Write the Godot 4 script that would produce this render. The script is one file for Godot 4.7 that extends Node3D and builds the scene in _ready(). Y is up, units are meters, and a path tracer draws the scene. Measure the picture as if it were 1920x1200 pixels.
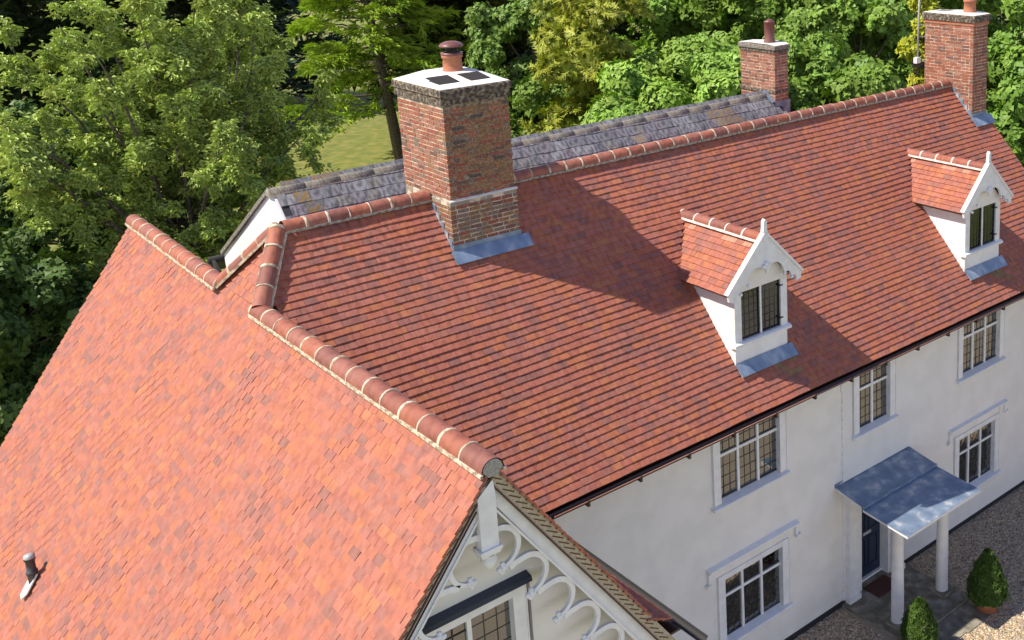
extends Node3D
# An old house with red plain-tile roofs, seen from above; x runs along the main ridge, z towards the front drive.

var rng := RandomNumberGenerator.new()
var counts := {}
var M := {}
var cam_basis: Basis
const CAM := Vector3(-4.7334, 13.5684, 12.7989)
const FOCAL := 2056.53          # in pixels of a 1920 x 1200 picture
const CENTRE := Vector2(1468.92, 248.69)

# ---------------------------------------------------------------- helpers
func put(o: Node3D, called: String, parent: Node) -> Node3D:
	var key = str(parent.get_instance_id()) + called
	var k: int = counts.get(key, 0)
	counts[key] = k + 1
	o.name = called if k == 0 else "%s_%03d" % [called, k]
	parent.add_child(o)
	return o

func part(called: String, mesh: Mesh, mat: Material, parent: Node, xf := Transform3D.IDENTITY) -> MeshInstance3D:
	var o := MeshInstance3D.new()
	o.mesh = mesh
	if mat: o.material_override = mat
	o.transform = xf
	put(o, called, parent)
	return o

func node(called: String, parent: Node, at := Vector3.ZERO) -> Node3D:
	var o := Node3D.new()
	o.position = at
	return put(o, called, parent)

func tag(o: Node, label: String, category := "", group := "", kind := "") -> void:
	if label: o.set_meta("label", label)
	if category: o.set_meta("category", category)
	if group: o.set_meta("group", group)
	if kind: o.set_meta("kind", kind)

func S(smooth := false) -> SurfaceTool:
	var st := SurfaceTool.new()
	st.begin(Mesh.PRIMITIVE_TRIANGLES)
	st.set_smooth_group(0 if smooth else -1)
	return st

func done(st: SurfaceTool) -> ArrayMesh:
	st.generate_normals()
	return st.commit()

func tri(st: SurfaceTool, a: Vector3, b: Vector3, c: Vector3, out: Vector3) -> void:
	if (a - c).cross(a - b).dot(out) < 0.0:
		var t := b
		b = c
		c = t
	st.add_vertex(a); st.add_vertex(b); st.add_vertex(c)

func quad(st: SurfaceTool, a: Vector3, b: Vector3, c: Vector3, d: Vector3, out: Vector3) -> void:
	tri(st, a, b, c, out)
	tri(st, a, c, d, out)

func box_xf(st: SurfaceTool, xf: Transform3D, size: Vector3) -> void:
	var h := size * 0.5
	var p := []
	for i in 8:
		p.append(xf * Vector3(h.x * (1 if i & 1 else -1), h.y * (1 if i & 2 else -1), h.z * (1 if i & 4 else -1)))
	var b := xf.basis
	quad(st, p[1], p[3], p[7], p[5], b.x)
	quad(st, p[0], p[2], p[6], p[4], -b.x)
	quad(st, p[2], p[3], p[7], p[6], b.y)
	quad(st, p[0], p[1], p[5], p[4], -b.y)
	quad(st, p[4], p[5], p[7], p[6], b.z)
	quad(st, p[0], p[1], p[3], p[2], -b.z)

func box(st: SurfaceTool, a: Vector3, b: Vector3) -> void:       # two opposite corners
	box_xf(st, Transform3D(Basis.IDENTITY, (a + b) * 0.5), (b - a).abs())

func boxm(a: Vector3, b: Vector3) -> ArrayMesh:
	var st := S()
	box(st, a, b)
	return done(st)

func bar(st: SurfaceTool, a: Vector3, b: Vector3, w: float, t: float, side: Vector3) -> void:   # beam a-b, w across "side", t along the third axis
	var z := (b - a).normalized()
	var x := (side - z * side.dot(z)).normalized()
	var y := z.cross(x)
	box_xf(st, Transform3D(Basis(x, y, z), (a + b) * 0.5), Vector3(w, t, (b - a).length()))

func prism(st: SurfaceTool, poly: PackedVector2Array, o: Vector3, ux: Vector3, uy: Vector3, depth: Vector3) -> void:
	var idx := Geometry2D.triangulate_polygon(poly)
	var f := []
	for p in poly: f.append(o + ux * p.x + uy * p.y)
	for i in range(0, idx.size(), 3):
		tri(st, f[idx[i]], f[idx[i + 1]], f[idx[i + 2]], -depth)
		tri(st, f[idx[i]] + depth, f[idx[i + 1]] + depth, f[idx[i + 2]] + depth, depth)
	var cw := Geometry2D.is_polygon_clockwise(poly)
	var n := poly.size()
	for i in n:
		var e := poly[(i + 1) % n] - poly[i]
		var o2 := Vector2(e.y, -e.x) * (-1.0 if cw else 1.0)
		quad(st, f[i], f[(i + 1) % n], f[(i + 1) % n] + depth, f[i] + depth, ux * o2.x + uy * o2.y)

func tube(st: SurfaceTool, pts: Array, rads: Array, sides := 6, cap := true) -> void:
	var rings := []
	var ref := Vector3(0.31, 0.9, 0.3).normalized()
	for i in pts.size():
		var d: Vector3 = (pts[min(i + 1, pts.size() - 1)] - pts[max(i - 1, 0)]).normalized()
		if absf(d.dot(ref)) > 0.95: ref = Vector3(0.9, 0.1, 0.42).normalized()
		var x := (ref - d * ref.dot(d)).normalized()
		var y := d.cross(x)
		var ring := []
		for k in sides:
			var a := TAU * k / sides
			ring.append(pts[i] + (x * cos(a) + y * sin(a)) * rads[i])
		rings.append(ring)
	for i in pts.size() - 1:
		for k in sides:
			var k2 := (k + 1) % sides
			var out: Vector3 = rings[i][k] + rings[i][k2] - pts[i] * 2.0
			quad(st, rings[i][k], rings[i][k2], rings[i + 1][k2], rings[i + 1][k], out)
	if cap:
		for e in [0, pts.size() - 1]:
			var d2: Vector3 = (pts[0] - pts[1]) if e == 0 else (pts[-1] - pts[-2])
			for k in range(1, sides - 1):
				tri(st, rings[e][0], rings[e][k], rings[e][k + 1], d2)

func lathe(st: SurfaceTool, prof: Array, o: Vector3, sides := 20) -> void:      # prof: Vector2(radius, height)
	for i in prof.size() - 1:
		for k in sides:
			var a0 := TAU * k / sides
			var a1 := TAU * (k + 1) / sides
			var p: Vector2 = prof[i]
			var r: Vector2 = prof[i + 1]
			var out := Vector3(cos(a0), 0, sin(a0)) * (r.y - p.y) + Vector3(0, 1, 0) * (p.x - r.x)
			if absf(r.y - p.y) < 1e-5: out = Vector3(0, 1 if p.x > r.x else -1, 0)
			var v0 := o + Vector3(cos(a0) * p.x, p.y, sin(a0) * p.x)
			var v1 := o + Vector3(cos(a1) * p.x, p.y, sin(a1) * p.x)
			var v2 := o + Vector3(cos(a1) * r.x, r.y, sin(a1) * r.x)
			var v3 := o + Vector3(cos(a0) * r.x, r.y, sin(a0) * r.x)
			if p.x < 1e-5: tri(st, v0, v2, v3, out)
			elif r.x < 1e-5: tri(st, v0, v1, v2, out)
			else: quad(st, v0, v1, v2, v3, out)

func jit(a: float) -> float:
	return rng.randf_range(-a, a)

func seen(p: Vector3) -> float:         # 0 when outside the picture, else how large a thing there shows
	var c := cam_basis.inverse() * (p - CAM)
	if c.z > -0.5: return 0.0
	var u := CENTRE.x + FOCAL * c.x / -c.z
	var v := CENTRE.y - FOCAL * c.y / -c.z
	if u < 5 or u > 1915 or v < 5 or v > 1195: return 0.0
	return 1.0 / -c.z

# ---------------------------------------------------------------- materials
func noise_image(seed_: int, freq: float, octaves: int, size := 256) -> Image:
	var n := FastNoiseLite.new()
	n.seed = seed_
	n.noise_type = FastNoiseLite.TYPE_SIMPLEX_SMOOTH
	n.frequency = freq
	n.fractal_octaves = octaves
	return n.get_seamless_image(size, size)

func ramp_tex(img: Image, stops: Array, cols: Array) -> ImageTexture:
	var g := Gradient.new()
	g.offsets = PackedFloat32Array(stops)
	g.colors = PackedColorArray(cols)
	var lut := []
	for i in 256: lut.append(g.sample(i / 255.0))
	var w := img.get_width()
	var o := Image.create(w, w, false, Image.FORMAT_RGB8)
	for y in w:
		for x in w:
			o.set_pixel(x, y, lut[int(img.get_pixel(x, y).r * 255.0)])
	return ImageTexture.create_from_image(o)

func grey(v: float) -> Color:
	return Color(v, v, v)

func lin(r: float, g: float, b: float) -> Color:      # a real-world base colour as the sRGB that albedo_color wants
	return Color(r, g, b).linear_to_srgb()

func mat(col: Color, rough := 0.8, tex: Texture2D = null, scale := 1.0, bump: Texture2D = null, bump_amount := 0.5) -> StandardMaterial3D:
	var m := StandardMaterial3D.new()
	m.albedo_color = col
	m.roughness = rough
	if tex or bump:
		m.uv1_triplanar = true
		m.uv1_world_triplanar = true
		m.uv1_scale = Vector3.ONE * scale
	if tex: m.albedo_texture = tex
	if bump:
		m.normal_enabled = true
		m.normal_texture = bump
		m.normal_scale = bump_amount
	return m

func bump_tex(img: Image, amount: float) -> ImageTexture:
	var i := img.duplicate()
	i.convert(Image.FORMAT_RGBA8)
	i.bump_map_to_normal_map(amount)
	return ImageTexture.create_from_image(i)

func make_materials() -> void:
	var fine := noise_image(3, 0.05, 4)
	var coarse := noise_image(9, 0.016, 5)
	var grain := ramp_tex(fine, [0.2, 0.5, 0.8], [grey(0.86), grey(0.95), grey(1.0)])
	var fine_bump := bump_tex(fine, 3.0)
	var coarse_bump := bump_tex(coarse, 4.0)
	# clay tiles: the tone of each tile comes from its own colour, the texture adds sandy grain and stains
	var clay := ramp_tex(noise_image(21, 0.03, 5), [0.22, 0.45, 0.62, 0.8], [Color(0.87, 0.84, 0.84), Color(0.94, 0.93, 0.925), Color(1, 1, 1), Color(1, 0.98, 0.95)])
	M.tile = mat(Color.WHITE, 0.75, clay, 0.9, fine_bump, 0.25)
	M.tile.vertex_color_use_as_albedo = true
	M.brick = mat(Color.WHITE, 0.85, ramp_tex(noise_image(22, 0.06, 4), [0.25, 0.5, 0.75], [grey(0.72), grey(0.9), grey(1.0)]), 1.6, fine_bump, 0.5)
	M.brick.vertex_color_use_as_albedo = true
	M.slate = mat(Color.WHITE, 0.55, ramp_tex(noise_image(23, 0.03, 5), [0.25, 0.45, 0.6, 0.75], [grey(0.62), grey(0.85), grey(0.95), Color(1, 1, 1)]), 1.3, fine_bump, 0.4)
	M.slate.vertex_color_use_as_albedo = true
	M.slate_lichen = mat(Color.WHITE, 0.7, ramp_tex(noise_image(28, 0.035, 5), [0.3, 0.5, 0.56, 0.62, 0.8], [grey(0.7), grey(0.92), Color(1.0, 0.93, 0.72), Color(1.0, 0.8, 0.42), Color(1, 0.74, 0.3)]), 1.1, fine_bump, 0.4)
	M.slate_lichen.vertex_color_use_as_albedo = true
	M.ridge = mat(lin(0.32, 0.1, 0.06), 0.7, clay, 0.7, fine_bump, 0.3)
	var stained := ramp_tex(noise_image(37, 0.03, 5), [0.25, 0.42, 0.55, 0.75], [Color(0.66, 0.62, 0.58), Color(0.84, 0.81, 0.77), Color(0.95, 0.94, 0.92), Color(1, 1, 1)])
	M.mortar_cream = mat(lin(0.68, 0.59, 0.46), 0.9, stained, 1.1, fine_bump, 0.6)
	M.mortar_grey = mat(lin(0.38, 0.35, 0.31), 0.9, stained, 1.1, fine_bump, 0.6)
	M.mortar_pale = mat(lin(0.36, 0.34, 0.3), 0.9, grain, 2.0, fine_bump, 0.6)
	M.mortar_tan = mat(lin(0.5, 0.42, 0.29), 0.9, grain, 2.0, fine_bump, 0.6)
	M.mortar_brick = mat(lin(0.62, 0.52, 0.4), 0.92, ramp_tex(coarse, [0.3, 0.6], [grey(0.7), grey(1.0)]), 1.0, fine_bump, 0.6)
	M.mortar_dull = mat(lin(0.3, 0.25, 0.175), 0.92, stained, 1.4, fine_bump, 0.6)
	M.deck = mat(lin(0.1, 0.045, 0.03), 0.9)
	M.render = mat(lin(0.78, 0.755, 0.7), 0.8, ramp_tex(coarse, [0.2, 0.5, 0.8], [grey(0.965), grey(0.985), grey(1.0)]), 0.35, coarse_bump, 0.1)
	M.gable_white = mat(lin(0.82, 0.82, 0.81), 0.7, ramp_tex(coarse, [0.2, 0.7], [grey(0.965), grey(1.0)]), 0.5, coarse_bump, 0.05)
	M.paint = mat(lin(0.78, 0.78, 0.77), 0.45, ramp_tex(coarse, [0.2, 0.7], [grey(0.96), grey(1.0)]), 0.9, coarse_bump, 0.06)
	M.lead = mat(Color.WHITE, 0.5, ramp_tex(noise_image(24, 0.02, 5), [0.25, 0.45, 0.58, 0.72, 0.85], [lin(0.16, 0.22, 0.31), lin(0.2, 0.27, 0.37), lin(0.23, 0.3, 0.4), lin(0.3, 0.36, 0.44), lin(0.5, 0.51, 0.52)]), 0.5, coarse_bump, 0.2)
	M.lead.metallic = 0.3
	M.came = mat(lin(0.035, 0.035, 0.038), 0.6)
	M.glass = mat(lin(0.24, 0.25, 0.245), 0.03, null, 0.9, coarse_bump, 0.05)
	M.glass.metallic = 1.0
	M.glass_dim = mat(lin(0.1, 0.115, 0.125), 0.03, null, 0.9, coarse_bump, 0.05)
	M.glass_dim.metallic = 1.0
	M.black = mat(lin(0.018, 0.017, 0.018), 0.75)
	M.gutter = mat(lin(0.05, 0.026, 0.02), 0.35, grain, 1.0)
	M.copper = mat(lin(0.3, 0.13, 0.08), 0.5, grain, 1.0)
	M.navy = mat(lin(0.016, 0.026, 0.055), 0.35)
	M.blue_lead = mat(lin(0.03, 0.042, 0.07), 0.5, grain, 1.0)
	M.cap = mat(Color.WHITE, 0.95, ramp_tex(noise_image(25, 0.03, 5), [0.25, 0.42, 0.52, 0.62, 0.75], [lin(0.05, 0.043, 0.034), lin(0.08, 0.066, 0.05), lin(0.125, 0.1, 0.073), lin(0.19, 0.145, 0.105), lin(0.28, 0.23, 0.17)]), 1.3, fine_bump, 1.0)
	M.flaunch = mat(lin(0.8, 0.77, 0.7), 0.9, ramp_tex(coarse, [0.25, 0.6], [grey(0.88), grey(1.0)]), 0.8, fine_bump, 0.5)
	M.pot = mat(lin(0.45, 0.17, 0.09), 0.75, grain, 1.2, fine_bump, 0.3)
	M.cowl = mat(lin(0.19, 0.07, 0.06), 0.45, grain, 1.2)
	M.dark = mat(lin(0.02, 0.016, 0.015), 0.9, grain, 2.0)
	M.stone_ridge = mat(Color.WHITE, 0.95, ramp_tex(noise_image(26, 0.03, 5), [0.25, 0.45, 0.6, 0.75], [lin(0.13, 0.115, 0.09), lin(0.19, 0.17, 0.14), lin(0.23, 0.21, 0.175), lin(0.33, 0.31, 0.27)]), 2.2, fine_bump, 1.0)
	M.pipe = mat(lin(0.07, 0.07, 0.075), 0.5, grain, 2.0)
	M.pale_metal = mat(lin(0.45, 0.46, 0.47), 0.45, grain, 2.0)
	M.bark = mat(Color.WHITE, 0.95, ramp_tex(noise_image(27, 0.05, 4), [0.3, 0.5, 0.7], [lin(0.05, 0.04, 0.03), lin(0.11, 0.09, 0.07), lin(0.2, 0.17, 0.14)]), 0.8, fine_bump, 1.0)
	M.leaf = leaf_mat(0.5)
	M.needle = leaf_mat(0.7)
	var grass_img := noise_image(30, 0.06, 5, 512)
	M.lawn = mat(Color.WHITE, 0.95, ramp_tex(grass_img, [0.25, 0.45, 0.6, 0.8], [lin(0.15, 0.18, 0.03), lin(0.18, 0.2, 0.034), lin(0.21, 0.22, 0.042), lin(0.25, 0.23, 0.055)]), 0.037)
	M.lawn.detail_enabled = true
	M.lawn.detail_albedo = ramp_tex(noise_image(31, 0.2, 3), [0.2, 0.8], [grey(0.9), grey(1.0)])
	M.lawn.detail_blend_mode = BaseMaterial3D.BLEND_MODE_MUL
	var gravel_img := noise_image(33, 0.11, 4, 512)
	M.gravel = mat(Color.WHITE, 0.95, ramp_tex(gravel_img, [0.2, 0.4, 0.5, 0.6, 0.8], [lin(0.14, 0.105, 0.07), lin(0.3, 0.23, 0.15), lin(0.42, 0.335, 0.23), lin(0.5, 0.42, 0.31), lin(0.64, 0.56, 0.46)]), 0.9, bump_tex(gravel_img, 6.0), 1.0)
	M.pebble = mat(Color.WHITE, 0.85)
	M.pebble.vertex_color_use_as_albedo = true
	M.flag = mat(Color.WHITE, 0.9, ramp_tex(noise_image(34, 0.025, 5), [0.25, 0.45, 0.6, 0.78], [lin(0.13, 0.115, 0.08), lin(0.175, 0.158, 0.113), lin(0.205, 0.185, 0.135), lin(0.28, 0.255, 0.2)]), 0.45, fine_bump, 0.6)
	M.mat_fibre = mat(Color.WHITE, 1.0, ramp_tex(noise_image(35, 0.15, 3), [0.25, 0.75], [lin(0.05, 0.018, 0.012), lin(0.11, 0.04, 0.025)]), 2.0, fine_bump, 1.0)
	M.soil = mat(lin(0.03, 0.022, 0.016), 1.0)

func leaf_mat(rough: float) -> StandardMaterial3D:
	var m := mat(Color.WHITE, rough)
	m.vertex_color_use_as_albedo = true
	m.cull_mode = BaseMaterial3D.CULL_DISABLED
	m.backlight_enabled = true
	m.backlight = Color(0.6, 0.65, 0.3)
	m.metallic_specular = 0.35
	return m

# ---------------------------------------------------------------- roofs
const G := 0.117       # course gauge
const TW := 0.184      # tile spacing
const TT := 0.02      # tile thickness
var TONES := [Color(0.383, 0.126, 0.077), Color(0.403, 0.132, 0.074), Color(0.388, 0.130, 0.085), Color(0.359, 0.121, 0.082), Color(0.422, 0.144, 0.070),
	Color(0.335, 0.128, 0.094), Color(0.306, 0.121, 0.091), Color(0.398, 0.144, 0.097), Color(0.427, 0.156, 0.075), Color(0.276, 0.116, 0.089), Color(0.407, 0.135, 0.087), Color(0.349, 0.132, 0.094),
	Color(0.27, 0.16, 0.072), Color(0.5, 0.24, 0.165)]        # the last two: mossed, and bloomed with lime
var TONE_W := [14, 14, 13, 11, 9, 9, 6, 9, 5, 4, 10, 9]
var patch := FastNoiseLite.new()
var tile_meshes := []

func tile_mesh(col: Color, w: float, l: float, t: float) -> ArrayMesh:
	var st := S()
	st.set_color(col)
	var h := w * 0.5
	# cross-camber: the middle of the tile stands a little proud of its head and tail
	var zz := [0.0, -l * 0.5, -l]
	var yy := [0.0, 0.0025, 0.0]
	for i in 2:
		quad(st, Vector3(-h, yy[i], zz[i]), Vector3(h, yy[i], zz[i]), Vector3(h, yy[i + 1], zz[i + 1]), Vector3(-h, yy[i + 1], zz[i + 1]), Vector3.UP)
		quad(st, Vector3(-h, yy[i], zz[i]), Vector3(-h, yy[i + 1], zz[i + 1]), Vector3(-h, yy[i + 1] - t, zz[i + 1]), Vector3(-h, yy[i] - t, zz[i]), Vector3.LEFT)
		quad(st, Vector3(h, yy[i], zz[i]), Vector3(h, yy[i + 1], zz[i + 1]), Vector3(h, yy[i + 1] - t, zz[i + 1]), Vector3(h, yy[i] - t, zz[i]), Vector3.RIGHT)
	quad(st, Vector3(-h, 0, 0), Vector3(h, 0, 0), Vector3(h, -t, 0), Vector3(-h, -t, 0), Vector3.BACK)
	quad(st, Vector3(-h, -t, 0), Vector3(h, -t, 0), Vector3(h, -t, -l), Vector3(-h, -t, -l), Vector3.DOWN)
	return done(st)

# tones come in loose patches: batches of lighter and of darker tiles were laid together
func pick_tone(p := Vector3.ZERO) -> int:
	var s := 0
	for w in TONE_W: s += w
	var lean := patch.get_noise_3d(p.x, p.y, p.z)
	if lean > 0.12 and rng.randf() < lean * 1.6: return [0, 1, 4, 8, 10, 1][rng.randi() % 6]
	if lean < -0.12 and rng.randf() < -lean * 1.6: return [5, 6, 11, 9, 3, 7][rng.randi() % 6]
	var r := rng.randi_range(0, s - 1)
	for i in TONE_W.size():
		r -= TONE_W[i]
		if r < 0: return i
	return 0

# a tile whose tail edge is centred on p; u along the course, down the slope, n out of the roof
func tile_xf(p: Vector3, u: Vector3, down: Vector3, n: Vector3, g := G) -> Transform3D:
	var tilt := TT / g + jit(0.012)
	var roll := jit(0.012)
	if rng.randf() < 0.09: roll += jit(0.045)
	if rng.randf() < 0.03: tilt += rng.randf() * 0.04
	var yaw := jit(0.012)
	var b := Basis(u, n, down).orthonormalized()
	b = b * Basis(Vector3.UP, yaw) * Basis(Vector3.RIGHT, -tilt) * Basis(Vector3.BACK, roll)
	return Transform3D(b, p + n * jit(0.0015) + down * jit(0.003))

func half_tile(x: Transform3D) -> Transform3D:
	return Transform3D(x.basis * Basis.from_scale(Vector3(0.48, 1, 1)), x.origin)

# spread a list of transforms over the nearest 300 single tiles and one mass for the rest
func lay_tiles(list: Array, parent: Node, limit: int) -> void:
	var ranked := []
	for i in list.size():
		ranked.append([seen(list[i].origin), i])
	ranked.sort_custom(func(a, b): return a[0] > b[0] if a[0] != b[0] else a[1] < b[1])
	var rest := []
	for k in ranked.size():
		var i: int = ranked[k][1]
		var tone := pick_tone(list[i].origin)
		var o: Vector3 = list[i].origin
		for cx in [7.36, 13.82]:
			if o.z > -0.16 and o.z < 0.12 and o.x > cx + 0.1 and o.x < cx + 0.75 and rng.randf() < 0.55: tone = 12
		if k < limit and ranked[k][0] > 0.0:
			part("tile", tile_meshes[tone], M.tile, parent, list[i])
		else:
			rest.append([list[i], tone])
	if rest.is_empty(): return
	var st := SurfaceTool.new()
	for e in rest: st.append_from(tile_meshes[e[1]], 0, e[0])
	var mi := part("roof_tiles", st.commit(), M.tile, parent)
	tag(mi, "", "", "", "stuff")

# half-round ridge tiles from a to b with pale mortar in the joints and along both edges
func ridge_run(a: Vector3, b: Vector3, step: float, r: float, parent: Node, joint: Material, bed_l: Material, bed_r: Material, spread := 1.75, mouth := false) -> void:
	var d := (b - a).normalized()
	var side := d.cross(Vector3.UP).normalized()
	var up := side.cross(d)
	var n: int = max(1, int(round((b - a).length() / step)))
	var l := (b - a).length() / n
	var seg := 10
	var st := S(true)
	var sj := S(true)
	for k in seg:
		var a0 := lerpf(-spread, spread, float(k) / seg)
		var a1 := lerpf(-spread, spread, float(k + 1) / seg)
		var v0 := Vector3(sin(a0), cos(a0), 0)
		var v1 := Vector3(sin(a1), cos(a1), 0)
		quad(st, v0 * r, v1 * r, v1 * r + Vector3(0, 0, l - 0.022), v0 * r + Vector3(0, 0, l - 0.022), v0 + v1)
		var rj := r + 0.006
		quad(sj, v0 * rj, v1 * rj, v1 * rj + Vector3(0, 0, 0.034), v0 * rj + Vector3(0, 0, 0.034), v0 + v1)
		quad(sj, v0 * rj, v1 * rj, v1 * (r - 0.03), v0 * (r - 0.03), Vector3(0, 0, -1))
		quad(sj, v0 * rj + Vector3(0, 0, 0.034), v1 * rj + Vector3(0, 0, 0.034), v1 * (r - 0.03) + Vector3(0, 0, 0.034), v0 * (r - 0.03) + Vector3(0, 0, 0.034), Vector3(0, 0, 1))
	var mt := done(st)
	var mj := done(sj)
	for i in n:
		var bs := Basis(side, up, -d)     # side x up = -d... kept right-handed below
		bs = Basis(-side, up, d) if Basis(side, up, d).determinant() < 0 else Basis(side, up, d)
		bs = bs * Basis(Vector3.RIGHT, jit(0.014)) * Basis(Vector3.UP, jit(0.02))
		var at := a + d * (l * i + 0.011) + up * jit(0.007)
		part("ridge_tile", mt, M.ridges[rng.randi() % M.ridges.size()], parent, Transform3D(bs, at))
		if i > 0 or mouth:
			part("mortar_joint", mj, joint, parent, Transform3D(bs * Basis.from_scale(Vector3(1.0 + jit(0.02), 1.0 + jit(0.02), rng.randf_range(0.6, 1.35))), a + d * (l * i - 0.017)))
	for sgn in [-1, 1]:
		var sb := S()
		var ang: float = spread * 0.985
		var off: Vector3 = side * sgn * (r + 0.004) * sin(ang) + up * (r * cos(ang) - 0.012)
		bar(sb, a + off, b + off, 0.03, 0.036, side)
		part("mortar_bed", done(sb), bed_l if sgn < 0 else bed_r, parent)

# height of the main roof's tile surface above a point of the plan
func main_y(z: float) -> float:
	return 5.0 + 1.086 * (0.298 - z) if z > -3.307 else 8.915 - 1.03 * (-3.307 - z)

const RIDGE_Z := -3.307
const RIDGE_Y := 8.915
const WING_Y := 8.02
const WING_FRONT := 3.60
const WING_BACK := -8.84

func wing_pitch(z: float) -> float:          # left slope of the wing, slightly twisted by age
	return lerpf(1.406, 1.25, clampf((z + 2.5) / 6.05, 0.0, 1.0))
func wing_x(z: float) -> float:
	return 0.0 if z < -2.5 else 0.06 * (z + 2.5) / 6.1

func wing_left(z: float, s: float) -> Vector3:      # s metres down the slope
	var p := wing_pitch(z)
	var k := 1.0 / sqrt(1.0 + p * p)
	return Vector3(wing_x(z) - s * k, WING_Y - s * p * k, z)

func wing_right(z: float, s: float) -> Vector3:     # bell-cast at the foot
	var p := 1.46
	var k := 1.0 / sqrt(1.0 + p * p)
	var s1 := minf(s, 3.38)
	var q := Vector3(wing_x(z) + s1 * k, WING_Y + 0.07 - s1 * p * k, z)
	if s > 3.38:
		var p2 := 0.5
		var k2 := 1.0 / sqrt(1.0 + p2 * p2)
		q += Vector3((s - 3.38) * k2, -(s - 3.38) * p2 * k2, 0)
	return q

func build_main_roof(house: Node) -> void:
	var roof := node("main_roof", house)
	tag(roof, "long red plain tile roof of the main range between the chimneys")
	var wob := FastNoiseLite.new()
	wob.seed = 5
	wob.frequency = 0.17
	var down := Vector3(0, -1.086, 1.0).normalized()
	var n := Vector3(0, 1.0, 1.086).normalized()
	var len_ := sqrt(3.605 * 3.605 + 3.915 * 3.915)
	var rows := int(round(len_ / G))
	var list := []
	var x_end := 17.13
	for r in rows:
		var s := len_ - r * len_ / rows        # distance of the tail from the ridge
		var base := Vector3(0, RIDGE_Y, RIDGE_Z) + down * s
		var first := x_end - (TW * 0.5 if r % 2 == 0 else TW)
		var k := 0
		while true:
			var x := first - k * TW
			if x < 0.0: break
			k += 1
			var y := base.y
			var left := (y - WING_Y) / 1.406 if y > WING_Y else (WING_Y - y) / 1.46 + 0.03
			if x < left + 0.06: continue
			var z := base.z
			# leave out what the chimneys and dormers stand on
			if x > 3.06 and x < 4.02 and z < -2.66: continue
			if x > 16.6 and x < 17.0 and z < -2.66: continue
			var half := r % 2 == 1 and k == 1
			var skip := false
			for cx in [7.36, 13.82]:
				var yy := main_y(z)
				if absf(x - cx) < 0.5 and z < -0.42 and yy < 6.9: skip = true
				if yy > 6.9 and yy < 7.75 and absf(x - cx) < (7.75 - yy) * 0.9 and z < -0.42: skip = true
			if skip: continue
			var w := wob.get_noise_2d(x, s * 1.6) * 0.034
			list.append(tile_xf(Vector3(x, y, z) + n * w + down * wob.get_noise_2d(x * 2.1, 77.0 + s) * 0.012, Vector3.RIGHT, down, n))
			if half: list.append(half_tile(tile_xf(Vector3(x_end - TW * 0.25, y, z) + n * w, Vector3.RIGHT, down, n)))
	lay_tiles(list, roof, 300)
	# boarding under the tiles, front and back slopes, and the plain gable behind the last chimney
	var st := S()
	var o := n * -0.05
	var a := Vector3(0.55, RIDGE_Y, RIDGE_Z) + o
	var b := Vector3(17.1, RIDGE_Y, RIDGE_Z) + o
	var c := Vector3(17.1, 5.0, 0.29) + o
	var d := Vector3(2.1, 5.0, 0.29) + o
	var e := Vector3(0.02, WING_Y, -2.51) + o
	quad(st, a, b, c, d, n); tri(st, a, d, e, n)
	quad(st, a - n * 0.06, b - n * 0.06, c - n * 0.06, d - n * 0.06, -n)
	quad(st, c, d, d - n * 0.06, c - n * 0.06, down)
	quad(st, b, c, c - n * 0.06, b - n * 0.06, Vector3.RIGHT)
	part("roof_boarding", done(st), M.deck, roof)
	st = S()
	var nb := Vector3(0, 1, -1.03).normalized()
	quad(st, Vector3(0.6, RIDGE_Y - 0.03, RIDGE_Z), Vector3(17.12, RIDGE_Y - 0.03, RIDGE_Z), Vector3(17.12, 5.2, -6.88), Vector3(-0.4, 5.2, -6.88), nb)
	part("rear_slope", done(st), M.ridges[0], roof)
	# ridges
	var ry := RIDGE_Y - 0.05
	ridge_run(Vector3(0.66, ry, RIDGE_Z), Vector3(2.95, ry, RIDGE_Z), 0.345, 0.122, roof, M.mortar_cream, M.mortar_grey, M.mortar_grey)
	ridge_run(Vector3(4.11, ry, RIDGE_Z), Vector3(16.46, ry, RIDGE_Z), 0.345, 0.122, roof, M.mortar_cream, M.mortar_grey, M.mortar_grey)
	ridge_run(Vector3(0.615, RIDGE_Y - 0.035, RIDGE_Z), Vector3(0.0, WING_Y, -2.52), 0.3, 0.12, roof, M.mortar_cream, M.mortar_cream, M.mortar_grey, 1.6, true)
	ridge_run(Vector3(0.615, RIDGE_Y - 0.045, RIDGE_Z - 0.03), Vector3(0.0, WING_Y - 0.03, -4.15), 0.3, 0.115, roof, M.mortar_cream, M.mortar_cream, M.mortar_cream, 1.6, true)
	# verge at the far end
	st = S()
	bar(st, Vector3(17.12, RIDGE_Y - 0.09, RIDGE_Z), Vector3(17.12, 4.92, 0.27), 0.06, 0.05, Vector3.RIGHT)
	part("verge_mortar", done(st), M.mortar_tan, roof)

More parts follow.
